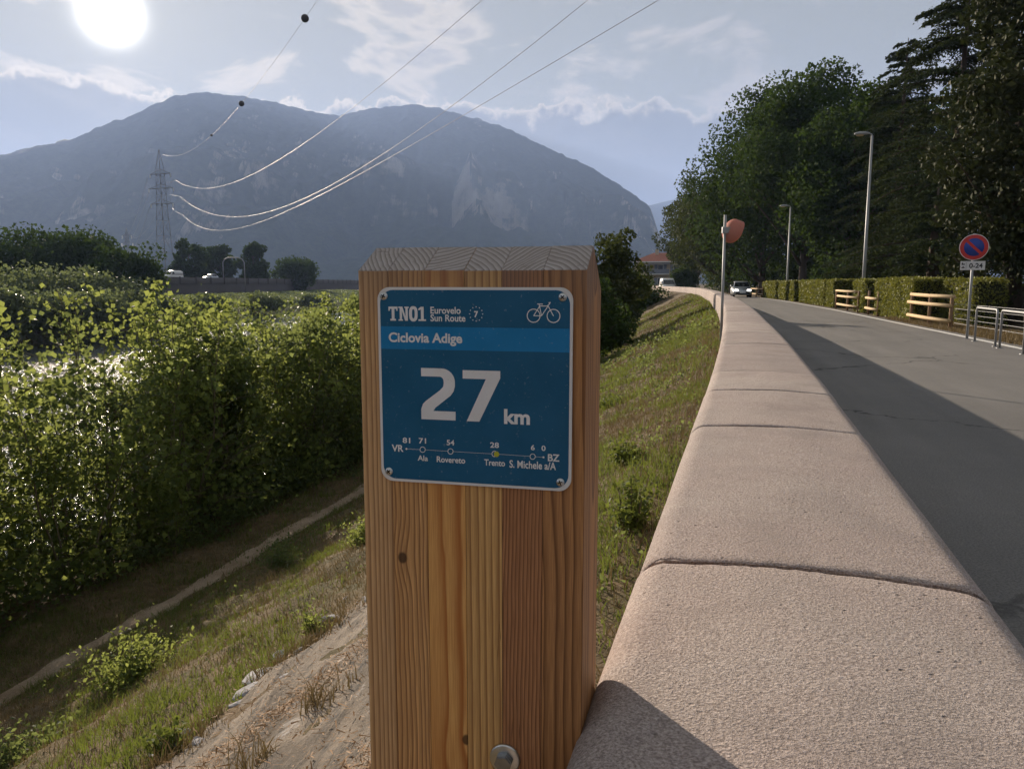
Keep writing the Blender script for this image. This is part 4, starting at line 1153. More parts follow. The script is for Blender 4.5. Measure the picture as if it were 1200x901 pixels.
# ------------------------------------------------------------------ traffic mirror on the wall's river side
def traffic_mirror():
    y = 12.6
    p = aty(849.5, 359, y); p.x = float(Wx(y)) - .05
    g = float(gz(np.array(y), np.array(.06)))
    root = thing('traffic_mirror', 'round convex traffic mirror with red-orange back on thin grey pole beyond the wall', 'traffic mirror', (p.x, p.y, g))
    top = top_z(252, y) - g
    link('pole', tube_mesh('pole', [(np.array([[0, 0, -.3], [0, 0, top]]), .022)], M['grey_paint'], 10), root)
    zc = aty(600, 270, y).z - g
    # bowl: domed back, hooded upper rim; axis turned so that it is seen from behind and the side
    n = 28; prof = [(0.0, .105), (.07, .10), (.15, .078), (.215, .045), (.255, .010), (.27, -.03), (.272, -.055)]
    bm = bmesh.new(); rings = []
    for r_, h_ in prof[1:]:
        rings.append([bm.verts.new((r_ * math.cos(2 * math.pi * k / n), r_ * math.sin(2 * math.pi * k / n), h_ - (.13 * max(0, math.sin(2 * math.pi * k / n)) ** 1.5 if r_ > .268 else 0))) for k in range(n)])
    for A, B in zip(rings[:-1], rings[1:]):
        for k in range(n): bm.faces.new((A[k], A[(k + 1) % n], B[(k + 1) % n], B[k]))
    bm.faces.new(rings[0]); bmesh.ops.recalc_face_normals(bm, faces=bm.faces)
    bmesh.ops.solidify(bm, geom=bm.faces, thickness=.006)
    q = Vector((-.80, -.52, .29)).to_track_quat('Z', 'Y').to_euler()
    bw = link('bowl', bm_mesh('bowl', bm, M['mirror_back'], True), root, (.115, .02, zc)); bw.rotation_euler = q; bw.scale = (.74, .74, .74)
    gl = lathe_mesh('mirror_glass', [(0, -.005), (.12, -.012), (.20, -.028), (.256, -.05)], simple('mirror_silver', (.8, .8, .8), .08, 1.0), 28)
    link('mirror_glass', gl, bw)
    link('clamp', box_mesh('clamp', -.045, .16, -.04, .04, zc - .05, zc + .05, M['grey_paint'], .008), root)
traffic_mirror()

# ------------------------------------------------------------------ vehicles
def loft(bm, secs):
    """secs: list of rings of equal length"""
    rs = [[bm.verts.new(p) for p in s] for s in secs]; k = len(rs[0])
    for A, B in zip(rs[:-1], rs[1:]):
        for i in range(k): bm.faces.new((A[i], A[(i + 1) % k], B[(i + 1) % k], B[i]))
    bm.faces.new(rs[0][::-1]); bm.faces.new(rs[-1]); bmesh.ops.recalc_face_normals(bm, faces=bm.faces)
def car(label, cat, loc, rz, paint, van=False, lit=False, group=None):
    """front towards -Y; about 4.3 m long"""
    root = thing('car' if not van else 'van', label, cat, loc, rz, group)
    hw = .88 if not van else .95
    if not van:
        body = [(-2.12, .36, .55, .70), (-2.02, .26, .70, .80), (-1.5, .22, .84, .87), (-.9, .22, .92, .88), (.6, .22, .95, .88), (1.5, .22, .96, .88), (1.98, .26, .93, .82), (2.12, .38, .80, .72)]
        cab = [(-1.02, .90, .94, .80), (-.30, .90, 1.42, .64), (.25, .90, 1.50, .63), (1.15, .90, 1.47, .62), (1.92, .90, 1.0, .74)]
    else:
        body = [(-2.3, .40, .75, .80), (-2.2, .28, .95, .90), (-1.6, .25, 1.15, .95), (0, .25, 1.15, .96), (2.2, .25, 1.15, .95), (2.3, .30, 1.1, .92)]
        cab = [(-1.75, 1.08, 1.16, .86), (-1.0, 1.08, 1.88, .78), (-.4, 1.08, 2.02, .80), (1.8, 1.08, 2.02, .80), (2.26, 1.08, 1.80, .80)]
    def sec(y, z0, z1, w_): return [(-w_ * .93, y, z0), (w_ * .93, y, z0), (w_, y, z0 + (z1 - z0) * .35), (w_ * .98, y, z0 + (z1 - z0) * .75), (w_ * .86, y, z1), (-w_ * .86, y, z1), (-w_ * .98, y, z0 + (z1 - z0) * .75), (-w_, y, z0 + (z1 - z0) * .35)]
    bm = bmesh.new(); loft(bm, [sec(*q) for q in body])
    bd = link('body', bm_mesh('body', bm, paint, True), root)
    bm = bmesh.new(); loft(bm, [[(-w_ * 1.12, y, z0), (w_ * 1.12, y, z0), (w_, y, z1 - .04), (w_ * .85, y, z1), (-w_ * .85, y, z1), (-w_, y, z1 - .04)] for y, z0, z1, w_ in cab])
    cb = link('cabin', bm_mesh('cabin', bm, paint, True), root)
    def quad(name, pts, mat, par):
        bm = bmesh.new(); f = bm.faces.new([bm.verts.new(p) for p in pts]); r = bmesh.ops.extrude_face_region(bm, geom=[f])
        bmesh.ops.translate(bm, verts=[v for v in r['geom'] if isinstance(v, bmesh.types.BMVert)], vec=f.normal * .012); bmesh.ops.recalc_face_normals(bm, faces=bm.faces)
        link(name, bm_mesh(name, bm, mat), par)
    if not van:
        quad('windscreen', [(-.70, -.99, .99), (.70, -.99, .99), (.58, -.40, 1.385), (-.58, -.40, 1.385)], M['glass'], cb)
        quad('rear_window', [(.66, 1.86, 1.06), (-.66, 1.86, 1.06), (-.55, 1.28, 1.42), (.55, 1.28, 1.42)], M['glass'], cb)
        for s in (-1, 1):
            quad('side_window', [(s * .775, -.55, 1.0), (s * .775, .35, 1.0), (s * .665, .32, 1.40), (s * .665, -.18, 1.40)][::s], M['glass'], cb)
            quad('side_window', [(s * .775, .45, 1.0), (s * .775, 1.45, 1.0), (s * .665, 1.10, 1.40), (s * .665, .42, 1.40)][::s], M['glass'], cb)
        fy, hz, ww = -2.06, .66, .56
    else:
        quad('windscreen', [(-.80, -1.74, 1.20), (.80, -1.74, 1.20), (.70, -1.06, 1.82), (-.70, -1.06, 1.82)], M['glass'], cb)
        for s in (-1, 1):
            quad('side_window', [(s * .90, -1.35, 1.22), (s * .90, -.45, 1.22), (s * .80, -.45, 1.80), (s * .80, -.95, 1.80)][::s], M['glass'], cb)
        fy, hz, ww = -2.24, .82, .66
    for s in (-1, 1):
        bm = bmesh.new(); bbox(bm, s * ww - .17, s * ww + .17, fy - .06, fy + .14, hz - .07, hz + .08, .03)
        link('headlight', bm_mesh('headlight', bm, M['lamp_lit'] if lit else M['insulator']), root)
        bm = bmesh.new(); bbox(bm, s * ww - .12, s * ww + .12, -fy - .10, -fy + .05, hz + .05, hz + .25, .02)
        link('tail_light', bm_mesh('tail_light', bm, simple('tail_red', (.35, .02, .02), .3)), root)
        bm = bmesh.new(); bbox(bm, s * (hw + .10) - .09, s * (hw + .10) + .09, -.80, -.68, .98, 1.12, .03)
        link('wing_mirror', bm_mesh('wing_mirror', bm, paint), root)
        for yy in (-1.32, 1.32):
            wl = link('wheel', lathe_mesh('wheel', [(0.0, .10), (.20, .10), (.30, .10), (.315, .07), (.315, -.07), (.30, -.10), (0, -.10)], M['rubber'], 20), root, (s * (hw - .12), yy, .315))
            wl.rotation_euler = (0, R(90), 0)
            link('rim', lathe_mesh('rim', [(0, .112), (.12, .108), (.19, .114), (.20, .09)], M['steel'], 16), wl)
    bm = bmesh.new(); bbox(bm, -.62, .62, fy - .075, fy + .1, .33, .50, .03)
    link('grille', bm_mesh('grille', bm, M['dark']), root)
    bm = bmesh.new(); bbox(bm, -.26, .26, fy - .095, fy - .078, .40, .51)
    link('number_plate', bm_mesh('number_plate', bm, M['white_paint']), root)
    return root
c0 = atz(868, 348.2, 0)
car('silver estate car approaching with its headlights on, on the road', 'car', (c0.x, c0.y, 0), R(-12), M['silver'], lit=True)
cv = aty(782, 334, 112)
car('white van partly hidden by the far bend of the parapet', 'van', (cv.x, cv.y, 0), R(-4), M['white_paint'], van=True)

# ------------------------------------------------------------------ house at the end of the road
def house():
    y = 165.0
    c = aty(782, 330, y)
    root = thing('house', 'cream two-storey house with red tiled roof at the end of the road', 'house', (c.x, y, 0), R(-14))
    cream = simple('cream_render', (.52, .43, .31), .9, 0, .12, .6); tile = simple('terracotta_tiles', (.30, .11, .07), .85, 0, .3, 3)
    grey = simple('grey_blue_shutter', (.20, .22, .27), .7)
    hx, hy, hz = 6.6, 5.0, 5.7
    link('wall', box_mesh('wall', -hx, hx, -hy, hy, -1, hz, cream), root)
    bm = bmesh.new(); o_ = .55
    b_ = [bm.verts.new(q) for q in ((-hx - o_, -hy - o_, hz + .01), (hx + o_, -hy - o_, hz + .01), (hx + o_, hy + o_, hz + .01), (-hx - o_, hy + o_, hz + .01))]
    t_ = [bm.verts.new(q) for q in ((-hx + 3.6, 0, hz + 2.0), (hx - 3.6, 0, hz + 2.0))]
    for q in ((b_[0], b_[1], t_[1], t_[0]), (b_[1], b_[2], t_[1]), (b_[2], b_[3], t_[0], t_[1]), (b_[3], b_[0], t_[0]), (b_[3], b_[2], b_[1], b_[0])): bm.faces.new(q)
    rf = link('roof', bm_mesh('roof', bm, tile), root)
    link('chimney', box_mesh('chimney', -2.6, -1.9, -1.2, -.5, hz + .8, hz + 2.7, cream), rf)
    link('eave', box_mesh('eave', -hx - o_ + .02, hx + o_ - .02, -hy - o_ - .06, -hy - o_ + .05, hz - .14, hz + .06, M['white_paint']), rf)
    for x in (-4.6, -1.2, 2.0, 4.8):
        for z in (1.0, 3.7):
            w_ = link('window', box_mesh('window', x - .62, x + .62, -hy - .06, -hy + .05, z - .02, z + 1.42, M['white_paint']), root)
            link('pane', box_mesh('pane', x - .52, x + .52, -hy - .075, -hy - .062, z + .08, z + 1.32, M['glass']), w_)
            for s in (-1, 1): link('shutter', box_mesh('shutter', x + s * .93 - .30, x + s * .93 + .30, -hy - .09, -hy - .04, z, z + 1.40, grey), w_)
    bal = link('balcony', box_mesh('balcony', -3.6, .6, -hy - 1.2, -hy - .02, 3.05, 3.22, M['white_paint']), root)
    link('railing', box_mesh('railing', -3.6, .6, -hy - 1.2, -hy - 1.14, 3.23, 4.15, grey), bal)
    link('awning', box_mesh('awning', -3.6, .6, -hy - 1.1, -hy - .02, 5.2, 5.28, simple('awning_cloth', (.55, .55, .58), .8)), root)
house()

# ------------------------------------------------------------------ highway on the far bank, its cars
def highway():
    ts = np.arange(-80, 420, 10.0); s0 = 96.0
    def sweep(name, prof, mat):
        off = np.array([p[0] for p in prof]); zz = np.array([p[1] for p in prof]); T = np.repeat(ts[:, None], len(prof), 1)
        q = P(T, s0 + off[None] + 0 * T); q[..., 2] = zz[None]; return grid_mesh(name, q, mat, False)
    tag(link('highway', sweep('highway', [(0, -2.2), (0, 2.0), (12, 2.0), (12, -2.2)], M['concrete'])), kind='structure')
    me = sweep('parapet', [(-.14, 1.2), (-.14, 2.62), (.12, 2.62), (.12, 2.01)], simple('parapet_steel', (.075, .066, .064), .8, .1, .3, .5))
    pr_ = thing('highway_barrier', 'dark continuous barrier along the highway across the river', 'barrier', (float(P(np.array(100.), np.array(s0))[0]), float(P(np.array(100.), np.array(s0))[1]), 2.0))
    o = link('barrier_wall', me, pr_); o.location = -pr_.location
    for t in np.arange(20, 330, 8.0):
        q = P(np.array(t), np.array(s0 - .24)); link('barrier_post', box_mesh('barrier_post', -.12, .12, -.1, .1, -.9, .72, M['concrete']), pr_, Vector((float(q[0]), float(q[1]), 2.0)) - pr_.location)
    for px, col, lab in ((203, 'white_paint', 'white car on the highway just right of the pylon base'), (247, 'silver', 'pale car on the highway in front of the riverside trees'), (68, 'white_paint', 'white car on the highway at far left among the trees')):
        # find t on the lane for this photo column
        tq = np.linspace(-60, 400, 3000); q = P(tq, np.full_like(tq, s0 + 3)); x = 600 + FPX * q[:, 0] / (q[:, 1] * math.cos(PITCH)); k = int(np.argmin(np.abs(x - px) + (q[:, 1] < 5) * 9999))
        car(lab, 'car', (q[k, 0], q[k, 1], 2.0), R(-14.5), M[col], van=(px == 203), group='cars on the far highway')
    # arched gantry beside the trees
    q0 = aty(262, 326, 196); q1 = aty(287, 326, 196)
    g = thing('gantry', 'pale arched steel frame beside the highway trees', 'gantry', (q0.x, q0.y, -1.2)); W_ = q1.x - q0.x; hh_ = aty(262, 302, 196).z + 1.2
    pts = [(0, 0, 0), (0, 0, hh_ - 1.2), (.5, 0, hh_ - .4), (1.4, 0, hh_), (W_ - 1.4, 0, hh_), (W_ - .5, 0, hh_ - .4), (W_, 0, hh_ - 1.2), (W_, 0, 0)]
    link('frame', tube_mesh('frame', [(np.array(pts, float), .14)], M['steel'], 8), g)
highway()

# ------------------------------------------------------------------ pylons and power lines
PYL_Y = 280.0
def lattice(H):
    bars = []
    def half(z): return np.interp(z, [0, H * .62, H * .86, H], [H * .048, H * .024, H * .019, .08])
    lv = [0, H * .14, H * .27, H * .39, H * .50, H * .60, H * .68, H * .75, H * .81, H * .86]
    cs = [(-1, -1), (1, -1), (1, 1), (-1, 1)]
    for a, b in zip(lv[:-1], lv[1:]):
        ha, hb = half(a), half(b)
        for i in range(4):
            p = cs[i]; q = cs[(i + 1) % 4]
            bars.append(((p[0] * ha, p[1] * ha, a), (p[0] * hb, p[1] * hb, b), .11))
            bars.append(((p[0] * ha, p[1] * ha, a), (q[0] * hb, q[1] * hb, b), .035)); bars.append(((q[0] * ha, q[1] * ha, a), (p[0] * hb, p[1] * hb, b), .035))
            bars.append(((p[0] * hb, p[1] * hb, b), (q[0] * hb, q[1] * hb, b), .035))
    h9 = half(H * .86)
    for p in cs: bars.append(((p[0] * h9, p[1] * h9, H * .86), (0, 0, H), .10))
    return bars
def pylon(label, loc, H, arm_z, rz, group, k_=1.0):
    root = thing('pylon', label, 'pylon', loc, rz, group)
    link('lattice_tower', tube_mesh('lattice_tower', [(np.array([a, b], float), r * k_) for a, b, r in lattice(H)], M['pylon'], 4, False), root)
    for k, z in enumerate(arm_z):
        for s in (-1, 1):
            L = (4.6, 5.6, 5.0)[k]
            bars = [((s * .7, -.6, z), (s * L, 0, z), .08), ((s * .7, .6, z), (s * L, 0, z), .08), ((s * .5, 0, z + 1.4), (s * L, 0, z), .07)]
            arm = link('crossarm', tube_mesh('crossarm', [(np.array([a, b], float), r) for a, b, r in bars], M['pylon'], 4, False), root)
            prof = [(0.02, 0)] + [(r_, -.12 - .16 * j - dz_) for j in range(7) for r_, dz_ in ((.06, 0), (.24, .03), (.22, .09), (.06, .13))] + [(.02, -1.3)]
            link('insulator', lathe_mesh('insulator', [(a_ * k_, b_ * k_) for a_, b_ in prof], M['insulator'], 10), arm, (s * L, 0, z))
    return root
pb = aty(195, 330, PYL_Y)
gl_ = -1.2
zt = lambda py, y: aty(192, py, y).z
Hp = zt(196, PYL_Y) - gl_ + 6.2
p1 = pylon('tall lattice power pylon across the river, left of the post', (pb.x, PYL_Y, gl_), Hp, [zt(204, PYL_Y) - gl_, zt(221, PYL_Y) - gl_, zt(239, PYL_Y) - gl_], R(-20), 'power pylons')
pb2 = aty(152, 330, 620)
p2 = pylon('distant small power pylon left of the tall one', (pb2.x, 620, gl_), 46.0, [zt(276, 620) - gl_, zt(285, 620) - gl_, zt(296, 620) - gl_], R(-20), 'power pylons', 2.2)
SLOPE = -.5386
CABLES = [
    ('ground wire with dark marker balls running up from the pylon peak', [(188, 180), (212, 184), (245, 160), (282, 122), (360, 20), (372, 0)], 188),
    ('uppermost power cable, crossing the sky above the twin mountain', [(200, 207), (228, 221), (275, 212), (400, 137), (470, 82), (565, 0)], 200),
    ('middle power cable, crossing the sky from pylon to top edge', [(203, 223), (255, 252), (330, 245), (410, 205), (520, 130), (690, 0)], 203),
    ('lowest power cable, sagging deepest from the pylon', [(205, 241), (250, 268), (300, 265), (400, 217), (540, 133), (775, 0)], 205),
]
for i, (lab, pp, px0) in enumerate(CABLES):
    x0 = aty(px0, 300, PYL_Y).x
    ds, zs = [], []
    for px, py in pp:
        r = ray(px, py); k = r[0] / r[1]          # X = k*Y ; X = x0 + SLOPE*(Y-PYL_Y)
        Y = (x0 - SLOPE * PYL_Y) / (k - SLOPE); Y = min(Y, PYL_Y)
        ds.append(Y); zs.append(aty(px, py, Y).z)
    cf = np.polyfit(ds, zs, 3 if i else 2, w=[3, 1, 1, 2, 2, 3])
    Y = np.linspace(PYL_Y, min(ds) - 26, 90); Z = np.polyval(cf, Y); Z += (zs[0] - Z[0]) * np.clip((Y - PYL_Y + 30) / 30, 0, 1)
    X = x0 + SLOPE * (Y - PYL_Y)
    pts = np.stack([X, Y, Z], -1)
    root = thing('power_cable', lab, 'power cable', Vector(pts[0].tolist()), 0, 'power cables over the river')
    link('wire', tube_mesh('wire', [(pts - pts[0], (0.012 if i else .010) + .00006 * np.maximum(Y, 0))], M['cable'], 6), root)
    if i == 0:
        for px in (245, 282, 360):
            r = ray(px, 100); k = r[0] / r[1]; Yb = (x0 - SLOPE * PYL_Y) / (k - SLOPE)
            q = Vector((x0 + SLOPE * (Yb - PYL_Y), Yb, float(np.interp(Yb, Y[::-1], Z[::-1]))))
            rb = .42 * (.55 if px == 245 else 1)
            link('marker_ball', lathe_mesh('marker_ball', [(max(.001, rb * math.sin(R(a))), rb * math.cos(R(a))) for a in range(0, 181, 15)], simple('marker_ball_dark', (.05, .045, .045), .6), 16), root, q - root.location)
# lines on to the distant pylon
for s in (-1, 1):
    for k, (za, zb_) in enumerate(((204, 276), (221, 285), (239, 296))):
        a = np.array([pb.x + s * 4.5, PYL_Y, zt(za, PYL_Y) - 1.2]); b = np.array([pb2.x + s * 4.5, 620, zt(zb_, 620) - 1.2])
        f = np.linspace(0, 1, 40)[:, None]; pts = a + (b - a) * f; pts[:, 2] -= 4 * 7.0 * (f * (1 - f))[:, 0]
        root = thing('power_cable', 'thin power cable strung between the two pylons across the river', 'power cable', Vector(a.tolist()), 0, 'cables between the pylons')
        link('wire', tube_mesh('wire', [(pts - a, .028)], M['cable'], 5), root)

# ------------------------------------------------------------------ far bank trees and willows
FAR = [  # px, depth, top py, radius, mat, leaf, label
    (22, 108, 272, 6.5, 'broad', .5, 'big dark tree at the left frame edge across the river'),
    (62, 116, 268, 6.2, 'broad', .5, 'second dark tree from the left edge across the river'),
    (100, 112, 279, 6.0, 'broad', .5, 'dark rounded tree across the river, third from the left edge'),
    (140, 104, 292, 4.6, 'broad', .45, 'dark tree across the river just left of the pylon, rightmost of its clump'),
    (222, 225, 281, 4.4, 'broad', .8, 'dark conical tree behind the highway, right of the pylon'),
    (258, 240, 290, 4.6, 'broad', .8, 'dark rounded tree behind the highway, inside the arched frame'),
    (299, 235, 281, 3.8, 'broad', .8, 'dark upright tree behind the highway, right of the arched frame'),
    (345, 250, 304, 6.6, 'broad', .8, 'low dark tree behind the highway, closest to the post'),
    (-25, 100, 285, 6.0, 'broad', .5, 'dark tree across the river cut by the left frame edge'),
]
for px, y, tpy, r_, mt, lf, lab in FAR:
    b = aty(px, 330, y); b.z = -1.6
    make_tree('far_bank_tree', lab, 'tree', b, top_z(tpy, y) + 1.6, r_, 1.0, 5200, lf, mt, nclump=40, trunk_r=.25, group='trees across the river', clump_r=.34)
WIL = [(12, 84, 322, 4.2), (60, 90, 326, 4.2), (108, 92, 322, 4.6), (150, 94, 336, 3.2), (190, 104, 350, 2.6), (-30, 80, 318, 4.5), (245, 116, 352, 2.8), (310, 134, 351, 3), (370, 158, 349, 3), (430, 190, 347, 3.5), (40, 74, 352, 3.4), (90, 78, 352, 3.2), (140, 84, 350, 3.2), (-10, 70, 350, 3.2)]
WLAB = ['tall pale willow shrub below the leftmost dark tree', 'pale willow shrub across the river, second along from the left edge', 'pale willow shrub across the river under the third dark tree', 'pale willow shrub across the river just left of the pylon foot']
for iw, (px, y, tpy, r_) in enumerate(WIL):
    b = aty(px, 330, y); b.z = -3.2
    make_tree('willow_shrub', WLAB[iw] if iw < 4 else ('low willow shrub on the far bank in front of the dark highway wall' if px > 160 else 'grey green willow shrub at the far waterline, left of the pylon'), 'shrub', b, top_z(tpy, y) + 3.2, r_, .2, 3600, .42, 'willow', nclump=26, trunk_r=.1, group='willow shrubs on the far river bank', clump_r=.42)

def far_scrub():
    n = 30000
    t = rng.uniform(-10, 260, n); s = rng.uniform(63, 96, n)
    c = P(t, s); c[:, 2] = np.maximum(c[:, 2], -4.7) + (.15 + np.where(t > 70, .5, 1.6) * fbm(t * .2, s * .3, 51.0)) * rng.random(n)
    tag(link('far_bank_scrub', leaves_mesh('far_bank_scrub', c, .5 * (.6 + .8 * rng.random(n)), M['willow'], up=.6)), kind='stuff')
far_scrub()
# ------------------------------------------------------------------ young poplars between path and river
def poplar(t, s, H, spread, n, leaf, mat, label, nst=4, group='young poplars along the river bank', lowf=.01):
    b = P(np.array(t), np.array(s)); root = thing('poplar_sapling', label, 'young tree', Vector(b.tolist()), rng.uniform(0, 6), group)
    paths, C, S = [], [], []
    for k in range(nst):
        a = rng.uniform(0, 2 * math.pi); rr = spread * rng.uniform(.05, .6); h = H * rng.uniform(.72, 1.0) if k else H
        top = np.array([rr * math.cos(a), rr * math.sin(a), h])
        f = np.linspace(0, 1, 8)[:, None]
        bend = np.array([math.cos(a), math.sin(a), 0]) * rr * .5
        st = top * f + bend * (f * (1 - f)) + rng.normal(size=(8, 3)) * .03; st[0] = (rng.uniform(-.08, .08), rng.uniform(-.08, .08), -.1)
        paths.append((st, .022 * H / 4 * np.linspace(1.2, .18, 8)))
        nb = int(16 * H / 4)
        for j in range(nb):
            g = lowf + (.98 - lowf) * rng.random() ** 1.15; p0 = np.array([np.interp(g, f[:, 0], st[:, i]) for i in range(3)])
            aa = rng.uniform(0, 2 * math.pi); L = spread * (1.05 - .75 * g) * rng.uniform(.55, 1.1)
            p1 = p0 + np.array([math.cos(aa) * L, math.sin(aa) * L, L * rng.uniform(.15, .9)])
            pm = (p0 + p1) / 2 + np.array([0, 0, .1 * L])
            paths.append((np.array([p0, pm, p1]), .007 * np.array([1, .7, .3])))
            m_ = max(4, int(n / (nst * nb)))
            u = rng.random(m_) ** .75
            q = p0 + (p1 - p0) * u[:, None] + rng.normal(size=(m_, 3)) * (.055 + .10 * L)
            C.append(q); S.append(np.full(m_, leaf))
        m_ = 26; u = rng.uniform(.55, 1.02, m_)
        q = np.stack([np.interp(u, f[:, 0], st[:, i]) for i in range(3)], -1) + rng.normal(size=(m_, 3)) * .07
        C.append(q); S.append(np.full(m_, leaf * 1.05))
    C = np.concatenate(C); S = np.concatenate(S) * (.6 + .75 * rng.random(len(C)))
    C[:, 2] = np.maximum(C[:, 2], .04)
    link('trunk', tube_mesh('trunk', paths, M['twig'], 5), root)
    link('crown', leaves_mesh('crown', C, S, M[mat], droop=.5, aspect=.92, up=.25), root)
PL = 'leafy young poplar in the dense green thicket between dirt path and river'
spots = []
for t in np.arange(2.6, 27, 1.0):
    spots.append((t + rng.uniform(-.3, .3), rng.uniform(8.2, 9.1), rng.uniform(2.6, 3.5)))
    spots.append((t + rng.uniform(-.3, .3), rng.uniform(9.8, 10.8), rng.uniform(3.5, 4.3)))
for t in np.arange(28, 62, 3.0):
    spots.append((t, rng.uniform(8.6, 10.5), rng.uniform(3.6, 4.6)))
for i, (t, s, H) in enumerate(spots):
    H *= np.interp(t, [3, 6, 9, 14, 30], [1.10, 1.12, 1.12, 1.08, 1.0])
    poplar(t, s, H, 1.15 + .14 * H, (1700 if 7.5 < t < 11.5 else 2900) if t < 27 else 2600, .092 if t < 20 else .105, 'poplar' if i % 3 else 'poplar_b', PL)
poplar(5.6, 7.9, 1.5, .7, 900, .075, 'poplar_b', 'low leafy poplar shoot at the path edge, far left of the thicket', 3)
poplar(9.2, 7.85, 1.3, .6, 800, .07, 'poplar', 'low leafy poplar shoot leaning over the dirt path edge', 3)
# tangled brambles fill the foot of the thicket
def brambles():
    n = 90000
    t = rng.uniform(2.2, 40, n); s = rng.uniform(7.75, 10.9, n)
    hmax = np.where((t > 8.5) & (t < 12.0), .7, 1.15) * (.25 + 1.15 * fbm(t * .9, s * .8, 41.0) * np.clip((s - 7.6) / .9, .25, 1))
    c = P(t, s); c[:, 2] += hmax * rng.random(n) ** .8
    tag(link('brambles', leaves_mesh('brambles', c, (.05 + .05 * rng.random(n)) * np.clip(t / 12, .8, 2.2), M['poplar_b'], up=.6, aspect=.7)), kind='stuff')
brambles()
# big shrubs right of the post
make_tree('riverside_tree', 'bushy green tree at the foot of the slope, right behind the post', 'tree', PV(33, 4.7), 5.9, 1.45, .3, 12000, .15, 'broad_b', nclump=70, trunk_r=.12, group='bushy trees at the slope foot', clump_r=.30)
make_tree('riverside_tree', 'smaller bushy tree farther along the slope foot below the house', 'tree', PV(55, 6.0), 4.6, 2.0, .3, 8000, .20, 'broad', nclump=50, trunk_r=.12, group='bushy trees at the slope foot', clump_r=.32)
make_tree('riverside_tree', 'dark shrub low on the slope under the bushy tree', 'shrub', PV(26.5, 4.3), 3.0, 1.25, .1, 8000, .12, 'broad', nclump=50, trunk_r=.09, group='bushy trees at the slope foot', clump_r=.32)
make_tree('riverside_tree', 'hedge-like shrub at the far end of the slope below the cream house', 'shrub', PV(84, 4.6), 3.0, 3.2, .1, 6000, .26, 'broad', nclump=40, trunk_r=.12, group='bushy trees at the slope foot', clump_r=.35)
make_tree('riverside_tree', 'dark round bush beyond the bend of the wall, in front of the house', 'shrub', aty(800, 333, 122) + Vector((0, 0, -1.0)), 3.4, 1.9, .1, 4000, .28, 'broad', nclump=40, trunk_r=.12, group='bushy trees at the slope foot', clump_r=.35)

# ------------------------------------------------------------------ grass, litter, weeds
def on_slab(t, s): return (s > np.interp(t, [0, 1.5, 2.2, 3.0, 4.4], [.35, .35, .62, .95, 1.5])) & (s < 1.95 + (fbm(t * 1.9, t * 0, 4.0) - .47) * .5) & (t < 4.4) & (t > .2)
def blades(name, n, tr, sr, hgt, wid, mat, mask, label_kind='stuff', lean=.5):
    t = rng.uniform(*tr, n); s = rng.uniform(*sr, n)
    keep = mask(t, s); t = t[keep]; s = s[keep]; n = len(t)
    b = P(t, s, -.004)
    a = rng.uniform(0, 2 * np.pi, n); h = hgt * (.35 + 1.0 * rng.random(n) ** 1.5) * (.35 + 1.5 * fbm(t * 3.3, s * 3.3, 61.0) ** 1.2 * 1.4); wd_ = wid * (.6 + .8 * rng.random(n))
    dx = np.cos(a); dy = np.sin(a)
    la = rng.uniform(0, 2 * np.pi, n); ll = h * lean * rng.random(n)
    side = np.stack([dx, dy, 0 * dx], -1) * wd_[:, None] / 2
    mid = b + np.stack([np.cos(la) * ll * .3, np.sin(la) * ll * .3, h * .6], -1)
    tip = b + np.stack([np.cos(la) * ll, np.sin(la) * ll, h], -1)
    V = np.stack([b - side, b + side, mid + side * .7, mid - side * .7, tip], 1).reshape(-1, 3)
    i = np.arange(n)[:, None] * 5
    F = np.concatenate([i + [[0, 1, 2]], i + [[0, 2, 3]], i + [[3, 2, 4]]], 1).reshape(-1, 3)
    return V, F
def merge(name, parts, mat):
    off = 0; VV_, FF = [], []
    for V, F in parts: VV_.append(V); FF.append(F + off); off += len(V)
    tag(link(name, np_mesh(name, np.concatenate(VV_), np.concatenate(FF), mat)), kind='stuff')
def gmask(th, lo=0.0):
    def f(t, s):
        n = fbm(t * .75, s * 1.1, 12.0) * .6 + fbm(t * 2.6, s * 2.6, 15.0) * .4
        n = n + .035 * np.clip(2.6 - s, 0, 1) + .05 * np.clip((s - 5) / 1.0, 0, 1)
        return (n + rng.normal(size=len(t)) * .05 > th) & ~on_slab(t, s) & (np.abs(s - 6.62) > .13)
    return f
def dmask(t, s):
    n = fbm(t * .75, s * 1.1, 12.0) * .6 + fbm(t * 2.6, s * 2.6, 15.0) * .4
    return (n + rng.normal(size=len(t)) * .10 < .50) & ~on_slab(t, s) & (np.abs(s - 6.62) > .12)
merge('green_grass', [blades('g', 190000, (.6, 8), (.03, 7.9), .055, .0048, None, gmask(.515), lean=1.2),
                      blades('g', 90000, (8, 20), (.03, 8.5), .075, .009, None, gmask(.505), lean=1.1),
                      blades('g', 50000, (20, 70), (.03, 8.0), .11, .026, None, gmask(.48), lean=1.0)], M['grass'])
def tuft_mask(t, s):
    b = np.exp(-((s - 1.36 - .10 * np.sin(t * 2.3)) / .07) ** 2) + .8 * np.exp(-((s - 1.93) / .10) ** 2)
    return (rng.random(len(t)) < b * (fbm(t * 3, s * 3, 80.0) > .48)) & (t < 4.4) & (s < 2.1)
merge('dry_grass', [blades('g', 26000, (.6, 4.4), (.9, 2.1), .075, .0045, None, tuft_mask, lean=1.2),
                    blades('g', 90000, (.6, 8), (.03, 7.9), .060, .0045, None, dmask, lean=1.5),
                    blades('g', 45000, (8, 20), (.03, 8.5), .08, .009, None, dmask, lean=1.4),
                    blades('g', 22000, (20, 70), (.03, 8.0), .10, .026, None, dmask, lean=1.3)], M['dry'])
